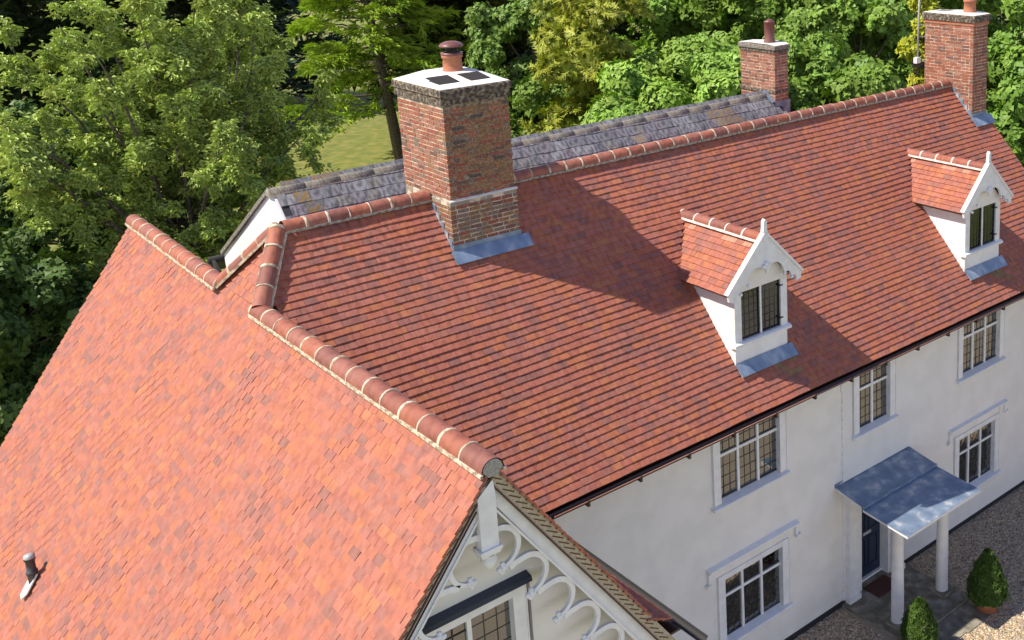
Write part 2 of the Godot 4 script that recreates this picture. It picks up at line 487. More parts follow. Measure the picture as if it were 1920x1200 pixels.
func build_wing_roof(house: Node) -> void:
	var roof := node("wing_roof", house)
	tag(roof, "steep red plain tile roof of the cross wing with pale mortared ridge")
	var wob := FastNoiseLite.new()
	wob.seed = 6
	wob.frequency = 0.25
	var list := []
	for r in range(-9, 58):
		var s := r * G + 0.125
		var k := 0
		while true:
			var z := WING_FRONT - (TW * 0.5 if posmod(r, 2) == 0 else TW) - k * TW
			if z - TW * 0.5 < WING_BACK:
				var room := z + TW * 0.5 - WING_BACK
				if room > 0.03 and s > 0.05:
					var pb := wing_left(WING_BACK + room * 0.5, s)
					var db := (wing_left(WING_BACK, s + 0.1) - wing_left(WING_BACK, s)).normalized()
					var nb := Vector3(db.y, -db.x, 0)
					if nb.y < 0: nb = -nb
					var xb := tile_xf(pb, Vector3.FORWARD if Basis(Vector3.FORWARD, nb, db).determinant() > 0 else Vector3.BACK, db, nb)
					list.append(Transform3D(xb.basis * Basis.from_scale(Vector3(room / TW, 1, 1)), xb.origin))
				break
			k += 1
			var p := wing_left(z, s)
			if s < 0.04:
				if p.y > RIDGE_Y - 0.02: continue
				if z > -2.5 - (p.y - WING_Y) / 1.086 - 0.04 or z < -4.17 + (p.y - WING_Y) / 1.03 + 0.04: continue
			var down := (wing_left(z, s + 0.1) - wing_left(z, s)).normalized()
			var u := (wing_left(z + 0.1, s) - wing_left(z, s)).normalized()
			var n := down.cross(u).normalized()
			if n.y < 0: n = -n
			p += n * wob.get_noise_2d(z * 1.2, s * 1.4) * 0.028
			var uu := u if Basis(u, n, down).determinant() > 0 else -u
			list.append(tile_xf(p, uu, down, n))
			if k == 1 and posmod(r, 2) == 1: list.append(half_tile(tile_xf(p + Vector3(0, 0, TW * 0.75), uu, down, n)))
	lay_tiles(list, roof, 300)
	var right := []
	for r in 31:
		var s := r * G + 0.14
		var z := WING_FRONT - (TW * 0.5 if r % 2 == 0 else TW)
		while z > -2.4:
			var p := wing_right(z, s)
			if p.y < main_y(z) - 0.12:
				z -= TW
				continue
			var down := (wing_right(z, s + 0.1) - wing_right(z, s)).normalized()
			var n := Vector3(-down.y, down.x, 0)
			if n.y < 0: n = -n
			var uu := Vector3.FORWARD if Basis(Vector3.FORWARD, n, down).determinant() > 0 else Vector3.BACK
			right.append(tile_xf(p, uu, down, n))
			if r % 2 == 1 and z > WING_FRONT - TW * 1.1: right.append(half_tile(tile_xf(p + Vector3(0, 0, TW * 0.75), uu, down, n)))
			z -= TW
	var rs := node("wing_far_slope", house)
	lay_tiles(right, rs, 60)
	# boarding
	var st := S()
	var zs := [WING_BACK + 0.02, -4.17, -2.5, 0.5, WING_FRONT - 0.04]
	for i in 4:
		var a := wing_left(zs[i], 0.0) + Vector3(0, -0.15, 0)
		var b := wing_left(zs[i + 1], 0.0) + Vector3(0, -0.15, 0)
		var c := wing_left(zs[i + 1], 6.75) + Vector3(0, -0.15, 0)
		var d := wing_left(zs[i], 6.75) + Vector3(0, -0.15, 0)
		quad(st, a, b, c, d, Vector3(-1, 0.7, 0))
		quad(st, a + Vector3(0, -0.08, 0), b + Vector3(0, -0.08, 0), c + Vector3(0, -0.08, 0), d + Vector3(0, -0.08, 0), Vector3(1, -0.7, 0))
	tri(st, wing_left(-4.17, 0) + Vector3(0, -0.13, 0), wing_left(-2.5, 0) + Vector3(0, -0.13, 0), Vector3(0.6, RIDGE_Y - 0.08, RIDGE_Z), Vector3(-1, 0.7, 0))
	part("roof_boarding", done(st), M.deck, roof)
	st = S()
	for i in 4:
		for j in 2:
			var s0: float = [0.0, 3.38][j]
			var s1: float = [3.38, 3.75][j]
			quad(st, wing_right(zs[i], s0) + Vector3(0, -0.08, 0), wing_right(zs[i + 1], s0) + Vector3(0, -0.08, 0), wing_right(zs[i + 1], s1) + Vector3(0, -0.08, 0), wing_right(zs[i], s1) + Vector3(0, -0.08, 0), Vector3(1, 0.7, 0))
	part("roof_boarding", done(st), M.deck, rs)
	var y := WING_Y - 0.035
	ridge_run(Vector3(0.0, y, -2.62), Vector3(0.065, y, WING_FRONT + 0.02), 0.45, 0.128, roof, M.mortar_cream, M.mortar_cream, M.mortar_cream, 1.75, true)
	ridge_run(Vector3(0.0, y, -4.1), Vector3(0.03, y, WING_BACK - 0.02), 0.43, 0.125, roof, M.mortar_cream, M.mortar_cream, M.mortar_cream, 1.75, true)
	# mortar under the verge tiles of the front gable, the tile ends bedded in it, and the dark undercloak
	for side in 2:
		var host: Node = [roof, rs][side]
		var k0 := wing_left(3.5, 0.0) if side == 0 else wing_right(3.5, 0.0)
		var dn2 := ((wing_left(3.5, 1.0) if side == 0 else wing_right(3.5, 1.0)) - k0).normalized()
		var n2 := Vector3(-dn2.y, dn2.x, 0)
		if n2.y < 0: n2 = -n2
		var thick := 0.055 if side == 0 else 0.13
		var long_ := 6.7 if side == 0 else 4.4
		st = S()
		bar(st, k0 + dn2 * 0.04 - n2 * (0.02 + thick * 0.5) + Vector3(0, 0, 0.02), k0 + dn2 * long_ - n2 * (0.02 + thick * 0.5) + Vector3(0, 0, 0.02), 0.1, thick, Vector3.BACK)
		part("verge_mortar", done(st), M.mortar_tan, host)
		st = S()
		bar(st, k0 + dn2 * 0.04 - n2 * (0.03 + thick) + Vector3(0, 0, 0.02), k0 + dn2 * long_ - n2 * (0.03 + thick) + Vector3(0, 0, 0.02), 0.13, 0.016, Vector3.BACK)
		part("undercloak", done(st), M.deck, host)
		var e := 0.1
		while e < long_ - 0.1:
			var q := k0 + dn2 * e - n2 * (0.02 + thick * 0.55)
			st = S()
			var tilt := (dn2 + n2 * (0.42 if side == 1 else 0.25)).normalized()
			var half_l := 0.075 if side == 1 else 0.06
			bar(st, q - tilt * half_l + Vector3(0, 0, 0.034), q + tilt * half_l + Vector3(0, 0, 0.034), 0.08, 0.012, Vector3.BACK)
			part("verge_tile", done(st), M.deck, host)
			e += G
	st = S()
	var poly := PackedVector2Array()
	for k in 13:
		var a2 := PI * k / 12.0
		poly.append(Vector2(cos(a2) * 0.108, sin(a2) * 0.112))
	poly.append(Vector2(-0.05, -0.07)); poly.append(Vector2(0.05, -0.07))
	prism(st, poly, Vector3(0.065, y, WING_FRONT + 0.012), Vector3.RIGHT, Vector3.UP, Vector3(0, 0, -0.06))
	part("ridge_end_mortar", done(st), M.mortar_pale, roof)
	# lead patch and vent pipe low on the slope
	var v := node("vent_pipe", house)
	var foot := Vector3(-2.79, wing_left(-4.8, 0).y, -4.8)
	foot = wing_left(-4.8, 2.79 * sqrt(1.0 + 1.406 * 1.406))
	st = S(true)
	lathe(st, [Vector2(0.0, 0.42), Vector2(0.07, 0.4), Vector2(0.075, 0.34), Vector2(0.06, 0.335), Vector2(0.06, 0.17), Vector2(0.075, 0.165), Vector2(0.075, 0.12), Vector2(0.062, 0.115), Vector2(0.062, -0.1)], foot, 16)
	part("pipe", done(st), M.pipe, v)
	st = S(true)
	lathe(st, [Vector2(0.0, 0.425), Vector2(0.072, 0.404), Vector2(0.073, 0.37)], foot, 16)
	part("pipe_cap", done(st), M.pale_metal, v)
	st = S()
	var dn := (wing_left(-4.8, 1.0) - wing_left(-4.8, 0)).normalized()
	var nn := Vector3(dn.y, -dn.x, 0)
	if nn.y < 0: nn = -nn
	var poly2 := PackedVector2Array([Vector2(-0.085, -0.12), Vector2(0.07, -0.12), Vector2(0.1, 0.16), Vector2(0.03, 0.27), Vector2(-0.09, 0.25), Vector2(-0.1, 0.1)])
	prism(st, poly2, foot + nn * 0.035, Vector3.BACK, dn, nn * -0.02)
	part("lead_slate", done(st), M.flaunch, v)

# ---------------------------------------------------------------- chimneys
var BRICKS := [Color(0.40, 0.135, 0.075), Color(0.44, 0.17, 0.10), Color(0.36, 0.115, 0.065), Color(0.30, 0.12, 0.08), Color(0.42, 0.2, 0.13), Color(0.22, 0.11, 0.085), Color(0.14, 0.1, 0.085), Color(0.38, 0.19, 0.095), Color(0.27, 0.19, 0.14), Color(0.47, 0.22, 0.15), Color(0.34, 0.18, 0.08), Color(0.28, 0.16, 0.09)]
var brick_meshes := {}

func brick_mesh(tone: int, l: float, d: float, h: float) -> ArrayMesh:
	var key := "%d_%.3f_%.3f_%.3f" % [tone, l, d, h]
	if brick_meshes.has(key): return brick_meshes[key]
	var st := S()
	st.set_color(BRICKS[tone])
	box_xf(st, Transform3D.IDENTITY, Vector3(l, h, d))
	brick_meshes[key] = done(st)
	return brick_meshes[key]

# bricks of the two faces turned to -x and +z; "above" tells whether a brick stands clear of the roofs
func brick_faces(ch: Node, x0: float, x1: float, z0: float, z1: float, y0: float, y1: float, course: float, len_: float, tones: Array, above: Callable, tones_front := []) -> void:
	var rows := int(floor((y1 - y0) / course))
	var j := 0.016
	for r in rows:
		var y := y0 + (r + 0.5) * course
		for face in 2:
			var corner := (r % 2 == 0) == (face == 0)
			var a := 0.0 if corner else 0.105 + j
			var total := (z1 - z0) if face == 0 else (x1 - x0)
			var first := true
			while a < total - 0.02:
				var l := len_ - j
				if first and corner and rng.randf() < 0.5: l = len_ * 0.5 - j
				elif rng.randf() < 0.14: l = len_ * 0.5 - j
				l = snappedf(l, 0.001)
				first = false
				var room := total - a
				if l > room: l = snappedf(room, 0.02)
				if room - l < 0.06: l = snappedf(room, 0.02)
				if l < 0.02: break
				var mid := a + l * 0.5
				var c: Vector3
				var b: Basis
				if face == 0:
					c = Vector3(x0 + 0.05, y, z1 - mid)
					b = Basis(Vector3.UP, PI * 0.5)
				else:
					c = Vector3(x0 + mid, y, z1 - 0.05)
					b = Basis.IDENTITY
				a += l + j
				if not above.call(c): continue
				var out := Vector3(-1, 0, 0) if face == 0 else Vector3(0, 0, 1)
				var ts := tones if face == 0 or tones_front.is_empty() else tones_front
				var t: int = ts[rng.randi() % ts.size()]
				part("brick", brick_mesh(t, l, 0.1, snappedf(course - j, 0.001)), M.brick, ch, Transform3D(b * Basis(Vector3.UP, jit(0.006)), c + out * jit(0.003)))

func oversail(ch: Node, x0: float, x1: float, z0: float, z1: float, y0: float, y1: float, o: float, m: Material, called: String) -> void:
	var st := S()
	var b := 0.012
	var p := [Vector3(x0 - o, 0, z0 - o), Vector3(x1 + o, 0, z0 - o), Vector3(x1 + o, 0, z1 + o), Vector3(x0 - o, 0, z1 + o)]
	var outs := [Vector3(0, 0, -1), Vector3(1, 0, 0), Vector3(0, 0, 1), Vector3(-1, 0, 0)]
	var mid := Vector3((x0 + x1) * 0.5, 0, (z0 + z1) * 0.5)
	for i in 4:
		var a: Vector3 = p[i]
		var c: Vector3 = p[(i + 1) % 4]
		# a worn edge: the faces are cut into lengths that stand unevenly proud
		var n := 6
		for k in n:
			var q0: Vector3 = a.lerp(c, float(k) / n)
			var q1: Vector3 = a.lerp(c, float(k + 1) / n)
			quad(st, q0 + Vector3(0, y0, 0), q1 + Vector3(0, y0, 0), q1 + Vector3(0, y1 - b, 0), q0 + Vector3(0, y1 - b, 0), outs[i])
			var i0: Vector3 = q0 - (q0 - mid).normalized() * b
			var i1: Vector3 = q1 - (q1 - mid).normalized() * b
			quad(st, q0 + Vector3(0, y1 - b, 0), q1 + Vector3(0, y1 - b, 0), i1 + Vector3(0, y1, 0), i0 + Vector3(0, y1, 0), outs[i] + Vector3.UP)
	quad(st, p[0] + Vector3(0, y0, 0), p[1] + Vector3(0, y0, 0), p[2] + Vector3(0, y0, 0), p[3] + Vector3(0, y0, 0), Vector3.DOWN)
	quad(st, p[0] + Vector3(b, y1, b), p[1] + Vector3(-b, y1, b), p[2] + Vector3(-b, y1, -b), p[3] + Vector3(b, y1, -b), Vector3.UP)
	part(called, done(st), m, ch)

func flaunching(ch: Node, x0: float, x1: float, z0: float, z1: float, y: float, top: Vector3) -> void:
	var st := S()
	var p := [Vector3(x0, y, z0), Vector3(x1, y, z0), Vector3(x1, y, z1), Vector3(x0, y, z1)]
	var r := 0.3
	var q := []
	for c in p: q.append(top + Vector3(signf(c.x - top.x) * r, 0, signf(c.z - top.z) * r))
	for i in 4:
		quad(st, p[i], p[(i + 1) % 4], q[(i + 1) % 4], q[i], Vector3.UP)
		quad(st, p[i], p[(i + 1) % 4], p[(i + 1) % 4] + Vector3(0, -0.04, 0), p[i] + Vector3(0, -0.04, 0), p[i] + p[(i + 1) % 4] - top * 2)
	quad(st, q[0], q[1], q[2], q[3], Vector3.UP)
	part("flaunching", done(st), M.flaunch, ch)

# stepped lead up the rake of the left side of a stack, and an apron in front
func lead_work(ch: Node, x0: float, x1: float, z1: float, zback: float, ext: float) -> void:
	var n := Vector3(0, 1.0, 1.086).normalized()
	var down := Vector3(0, -1.086, 1.0).normalized()
	var st := S()
	var a := Vector3(x0 - 0.05, main_y(z1), z1) + n * 0.032
	var b := Vector3(x1 + 0.13, main_y(z1), z1) + n * 0.032
	var c := b + down * ext
	var d := a + down * ext
	quad(st, a, b, c, d, n)
	quad(st, d, c, c - n * 0.02, d - n * 0.02, down)
	quad(st, a, d, d - n * 0.02, a - n * 0.02, Vector3.LEFT)
	quad(st, b, c, c - n * 0.02, b - n * 0.02, Vector3.RIGHT)
	# upstand
	box(st, Vector3(x0 - 0.012, main_y(z1) - 0.05, z1 - 0.01), Vector3(x1 + 0.012, main_y(z1) + 0.1, z1 + 0.012))
	part("lead_apron", done(st), M.lead, ch)
	var z := z1 - 0.02
	while z > zback:
		var y := main_y(z)
		st = S()
		var zn := z - 0.115
		var poly := PackedVector2Array([Vector2(z, y - 0.02), Vector2(z, y + 0.15), Vector2(zn, y + 0.15 + 0.02), Vector2(zn, main_y(zn) - 0.02)])
		prism(st, poly, Vector3(x0 - 0.001, 0, 0), Vector3.BACK, Vector3.UP, Vector3(-0.012, 0, 0))
		part("flashing", done(st), M.lead, ch)
		z = zn

func pot(ch: Node, at: Vector3, r: float, h: float, m: Material) -> Node3D:
	var st := S(true)
	lathe(st, [Vector2(r * 1.08, 0), Vector2(r * 1.08, 0.03), Vector2(r, 0.05), Vector2(r * 0.93, h - 0.07), Vector2(r * 1.06, h - 0.06), Vector2(r * 1.06, h), Vector2(r * 0.8, h), Vector2(r * 0.8, h - 0.1)], at, 22)
	return part("chimney_pot", done(st), m, ch)

func build_chimneys(house: Node) -> void:
	# --- the large stack
	var ch := node("chimney", house)
	tag(ch, "large square red brick chimney with white mortared top and one capped pot")
	var x0 := 2.974; var x1 := 4.097; var z1 := -2.601; var z0 := -4.141
	part("mortar_core", boxm(Vector3(x0 + 0.005, 6.9, z0), Vector3(x1, 10.46, z1 - 0.005)), M.mortar_brick, ch)
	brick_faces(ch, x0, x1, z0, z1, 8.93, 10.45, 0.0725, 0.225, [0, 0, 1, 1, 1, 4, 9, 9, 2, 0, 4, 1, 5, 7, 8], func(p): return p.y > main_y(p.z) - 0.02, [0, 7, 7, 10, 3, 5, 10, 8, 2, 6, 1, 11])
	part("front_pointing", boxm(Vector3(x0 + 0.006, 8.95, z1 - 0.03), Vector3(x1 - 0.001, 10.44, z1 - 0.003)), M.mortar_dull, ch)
	# wider foot below the offset
	part("mortar_core", boxm(Vector3(x0 - 0.025, 6.9, z0 + 0.4), Vector3(x1 + 0.02, 8.9, z1 + 0.025)), M.mortar_brick, ch)
	brick_faces(ch, x0 - 0.03, x1 + 0.03, z0 + 0.3, z1 + 0.03, 7.835, 8.9, 0.0725, 0.2, [7, 10, 8, 11, 3, 5, 10, 5, 8, 2], func(p): return p.y > main_y(p.z) - 0.02)
	var st := S()
	box(st, Vector3(x0 - 0.03, 8.905, z1), Vector3(x1 + 0.035, 8.925, z1 + 0.034))
	var sl := Vector3(0, 0.04, -0.034)
	quad(st, Vector3(x0 - 0.03, 8.925, z1 + 0.034), Vector3(x1 + 0.035, 8.925, z1 + 0.034), Vector3(x1 + 0.035, 8.94, z1), Vector3(x0 - 0.03, 8.94, z1), Vector3(0, 1, 1))
	part("mortar_weathering", done(st), M.flaunch, ch)
	oversail(ch, x0, x1, z0, z1, 10.44, 10.57, 0.028, M.cap, "corbel_course")
	oversail(ch, x0, x1, z0, z1, 10.572, 10.685, 0.05, M.cap, "cap")
	flaunching(ch, x0 - 0.03, x1 + 0.03, z0 - 0.03, z1 + 0.03, 10.692, Vector3(3.72, 10.79, -3.72))
	for v in [[3.08, 3.45, -3.3, -2.84], [3.6, 3.97, -3.27, -2.82]]:
		st = S()
		var rise := 0.098 / 0.849
		var ya: float = 10.692 + (z1 + 0.03 - v[3]) * rise
		var yb: float = 10.692 + (z1 + 0.03 - v[2]) * rise
		var up := Vector3(0, 0.008, 0)
		var c4 := [Vector3(v[0], yb, v[2]), Vector3(v[1], yb, v[2]), Vector3(v[1] - 0.03, ya, v[3]), Vector3(v[0], ya, v[3])]
		quad(st, c4[0] + up, c4[1] + up, c4[2] + up, c4[3] + up, Vector3.UP)
		for i in 4: quad(st, c4[i] + up, c4[(i + 1) % 4] + up, c4[(i + 1) % 4] - up, c4[i] - up, c4[i] + c4[(i + 1) % 4] - c4[0] - c4[2])
		part("flue_slab", done(st), M.dark, ch)
	var p := pot(ch, Vector3(3.72, 10.76, -3.62), 0.158, 0.3, M.pot)
	st = S(true)
	lathe(st, [Vector2(0.0, 0.535), Vector2(0.1, 0.52), Vector2(0.17, 0.485), Vector2(0.195, 0.455), Vector2(0.195, 0.44), Vector2(0.15, 0.45), Vector2(0, 0.46)], Vector3(3.72, 10.74, -3.62), 24)
	lathe(st, [Vector2(0.172, 0.31), Vector2(0.176, 0.345), Vector2(0.12, 0.35)], Vector3(3.72, 10.74, -3.62), 24)
	part("cowl", done(st), M.cowl, ch)
	st = S()
	for k in 14:
		var a := TAU * k / 14.0
		tube(st, [Vector3(3.72 + cos(a) * 0.125, 11.06, -3.62 + sin(a) * 0.125), Vector3(3.72 + cos(a) * 0.125, 11.2, -3.62 + sin(a) * 0.125)], [0.008, 0.008], 4)
	tube(st, [Vector3(3.72, 11.05, -3.62), Vector3(3.72, 11.2, -3.62)], [0.07, 0.07], 10)
	part("bird_guard", done(st), M.black, ch)
	lead_work(ch, x0 - 0.03, x1 + 0.03, z1 + 0.03, -3.12, 0.24)
	# --- the stack at the far gable
	ch = node("chimney", house)
	tag(ch, "tall red brick chimney on the far gable end beside a mast")
	x0 = 16.49; x1 = 17.06; z1 = -2.573; z0 = -4.03
	part("mortar_core", boxm(Vector3(x0 + 0.005, 6.0, z0), Vector3(x1, 10.33, z1 - 0.005)), M.mortar_brick, ch)
	brick_faces(ch, x0, x1, z0, z1, 8.1, 10.33, 0.0765, 0.235, [0, 0, 1, 1, 2, 2, 0, 3, 9, 5, 4, 3], func(q): return q.y > main_y(q.z) - 0.02)
	oversail(ch, x0, x1, z0, z1, 10.33, 10.41, 0.02, M.pot, "corbel_course")
	oversail(ch, x0, x1, z0, z1, 10.412, 10.575, 0.05, M.cap, "cap")
	flaunching(ch, x0 - 0.03, x1 + 0.03, z0 - 0.03, z1 + 0.03, 10.582, Vector3(16.78, 10.62, -3.1))
	p = pot(ch, Vector3(16.8, 10.6, -2.92), 0.15, 0.32, M.pot)
	st = S(true)
	lathe(st, [Vector2(0.0, 0.5), Vector2(0.15, 0.45), Vector2(0.15, 0.4), Vector2(0.12, 0.4), Vector2(0.12, 0.2)], Vector3(16.8, 10.68, -2.92), 18)
	part("cowl", done(st), M.black, ch)
	st = S()
	box(st, Vector3(16.6, 10.57, -3.75), Vector3(16.95, 10.62, -3.42))
	part("flue_slab", done(st), M.stone_ridge, ch)
	lead_work(ch, x0, x1, z1, -3.12, 0.27)
	# --- the stack on the slate roof behind
	ch = node("chimney", house)
	tag(ch, "narrow red brick chimney with tall plain pot on the slate roof")
	x0 = 13.414; x1 = 13.86; z1 = -6.179; z0 = -7.41
	part("mortar_core", boxm(Vector3(x0 + 0.005, 6.0, z0), Vector3(x1, 9.72, z1 - 0.005)), M.mortar_brick, ch)
	brick_faces(ch, x0, x1, z0, z1, 8.3, 9.70, 0.0735, 0.215, [0, 1, 1, 4, 9, 9, 3, 2, 5, 4], func(_q): return true)
	oversail(ch, x0, x1, z0, z1, 8.72, 8.79, 0.022, M.cap, "string_course")
	oversail(ch, x0, x1, z0, z1, 9.70, 9.78, 0.02, M.cap, "corbel_course")
	oversail(ch, x0, x1, z0, z1, 9.782, 9.885, 0.045, M.stone_ridge, "cap")
	flaunching(ch, x0 - 0.02, x1 + 0.02, z0 - 0.02, z1 + 0.02, 9.892, Vector3(13.65, 9.92, -6.65))
	st = S(true)
	lathe(st, [Vector2(0.15, 0), Vector2(0.15, 0.05), Vector2(0.125, 0.08), Vector2(0.13, 0.5), Vector2(0.14, 0.51), Vector2(0.14, 0.53), Vector2(0.0, 0.6)], Vector3(13.64, 9.9, -6.58), 18)
	part("chimney_pot", done(st), M.cowl, ch)
	st = S()
	box(st, Vector3(x0 - 0.03, 8.2, z1 - 0.01), Vector3(x1 + 0.03, 8.52, z1 + 0.03))
	quad(st, Vector3(x0 - 0.02, 8.53, z1 + 0.02), Vector3(x0 - 0.02, 8.78, -6.5), Vector3(x0 - 0.14, 8.77, -6.5), Vector3(x0 - 0.14, 8.51, z1 + 0.02), Vector3.UP)
	part("lead_apron", done(st), M.lead, ch)
	# mast fixed behind the far stack
	var mast := node("aerial_mast", house)
	st = S(true)
	tube(st, [Vector3(16.42, 9.3, -4.2), Vector3(16.5, 11.6, -4.2)], [0.022, 0.02], 8)
	part("pole", done(st), M.pale_metal, mast)
	part("junction_box", boxm(Vector3(16.34, 9.3, -4.26), Vector3(16.5, 9.44, -4.16)), M.gable_white, mast)
	st = S()
	for y in [9.33, 9.95, 10.25]: bar(st, Vector3(16.45, y, -4.2), Vector3(16.7, y, -4.03), 0.02, 0.02, Vector3.UP)
	part("bracket", done(st), M.pale_metal, mast)

# ---------------------------------------------------------------- rear range
func build_rear_range(house: Node) -> void:
	var rr := node("slate_roof", house)
	tag(rr, "lower grey slate roof behind the main ridge with lichen and stone ridge")
	var ry := 8.70
	var rz := -6.44
	var pitch := 0.99
	var down := Vector3(0, -pitch, 1).normalized()
	var n := Vector3(0, 1, pitch).normalized()
	var meshes := []
	var tones := [Color(0.228, 0.228, 0.246), Color(0.255, 0.254, 0.269), Color(0.290, 0.290, 0.304), Color(0.241, 0.228, 0.248), Color(0.207, 0.204, 0.221), Color(0.324, 0.322, 0.331), Color(0.255, 0.237, 0.255), Color(0.276, 0.248, 0.193), Color(0.262, 0.253, 0.235)]
	for t in tones: meshes.append(tile_mesh(t, 0.255, 0.262, 0.009))
	var lich := FastNoiseLite.new()
	lich.seed = 12
	lich.frequency = 0.35
	for r in 9:
		var s := 0.16 + r * 0.235
		var k := 0
		while true:
			var x := 1.66 + 0.13 + k * 0.26 + (0.13 if r % 2 == 0 else 0.0)
			if x > 13.6: break
			k += 1
			var p := Vector3(x, ry, rz) + down * s
			if p.y < main_y(p.z) - 0.05: continue
			if r > 3 and seen(p) == 0.0: continue
			var t := rng.randi() % 7
			var lichened := lich.get_noise_2d(x, r * 0.5) > 0.24 and r < 3
			if rng.randf() < 0.1: t = 8
			var b := Basis(Vector3.RIGHT, n, down) * Basis(Vector3.RIGHT, -0.04 + jit(0.01)) * Basis(Vector3.UP, jit(0.012))
			part("slate", meshes[t], M.slate_lichen if lichened else M.slate, rr, Transform3D(b, p + n * (0.012 + jit(0.003)) + down * jit(0.008)))
	var st := S()
	quad(st, Vector3(1.66, ry - 0.02, rz), Vector3(13.6, ry - 0.02, rz), Vector3(13.6, 6.5, rz + 2.22), Vector3(1.66, 6.5, rz + 2.22), n)
	var nb := Vector3(0, 1, -0.6).normalized()
	quad(st, Vector3(1.6, ry, rz), Vector3(13.6, ry, rz), Vector3(13.6, ry - 2.6, rz - 4.4), Vector3(1.6, ry - 2.6, rz - 4.4), nb)
	part("roof_boarding", done(st), M.came, rr)
	# weathered stone ridge
	var x := 1.56
	while x < 13.38:
		st = S(true)
		var l := minf(0.62, 13.4 - x)
		var ps := []
		var prof := [Vector2(-0.12, -0.13), Vector2(-0.08, -0.03), Vector2(-0.035, 0.012), Vector2(0.035, 0.012), Vector2(0.08, -0.03), Vector2(0.12, -0.125)]
		for v in prof: ps.append(Vector3(0, v.y, v.x))
		for i in 5:
			quad(st, ps[i], ps[i + 1], ps[i + 1] + Vector3(l - 0.012, 0, 0), ps[i] + Vector3(l - 0.012, 0, 0), Vector3(0, 1, (prof[i].x + prof[i + 1].x) * 4.0))
		for i in range(1, 5):
			tri(st, ps[0], ps[i], ps[i + 1], Vector3.LEFT)
			tri(st, ps[0] + Vector3(l - 0.012, 0, 0), ps[i] + Vector3(l - 0.012, 0, 0), ps[i + 1] + Vector3(l - 0.012, 0, 0), Vector3.RIGHT)
		part("ridge_stone", done(st), M.stone_ridge, rr, Transform3D(Basis(Vector3.BACK, jit(0.006)), Vector3(x, ry + jit(0.006), rz)))
		x += 0.62
	# white end gable with its dark barge and gutter end
	var g := node("rear_gable", house)
	st = S()
	prism(st, PackedVector2Array([Vector2(rz, ry - 0.03), Vector2(rz + 2.6, ry - 0.03 - 2.6 * pitch), Vector2(rz + 2.6, 4.0), Vector2(rz - 3.05, 4.0), Vector2(rz - 3.05, ry - 0.03 - 3.05 * 0.6)]), Vector3(1.62, 0, 0), Vector3.BACK, Vector3.UP, Vector3(0.25, 0, 0))
	part("wall", done(st), M.gable_white, g)
	st = S()
	bar(st, Vector3(1.6, ry + 0.0, rz), Vector3(1.6, ry - 3.1 * 0.6, rz - 3.1), 0.06, 0.07, Vector3.RIGHT)
	part("verge_board", done(st), M.stone_ridge, g)
	st = S(true)
	tube(st, [Vector3(1.35, ry - 1.98, rz - 3.15), Vector3(5.0, ry - 1.98, rz - 3.15)], [0.07, 0.07], 10)
	tube(st, [Vector3(1.42, ry - 1.98, rz - 3.12), Vector3(1.5, ry - 2.3, rz - 2.95), Vector3(1.55, ry - 3.6, rz - 2.95)], [0.05, 0.04, 0.04], 8)
	part("rear_gutter", done(st), M.black, g)

# ---------------------------------------------------------------- windows
func arc_pts(c: Vector2, r: float, a0: float, a1: float, n: int) -> PackedVector2Array:
	var o := PackedVector2Array()
	for i in n + 1:
		var a := lerpf(a0, a1, float(i) / n)
		o.append(c + Vector2(cos(a), sin(a)) * r)
	return o

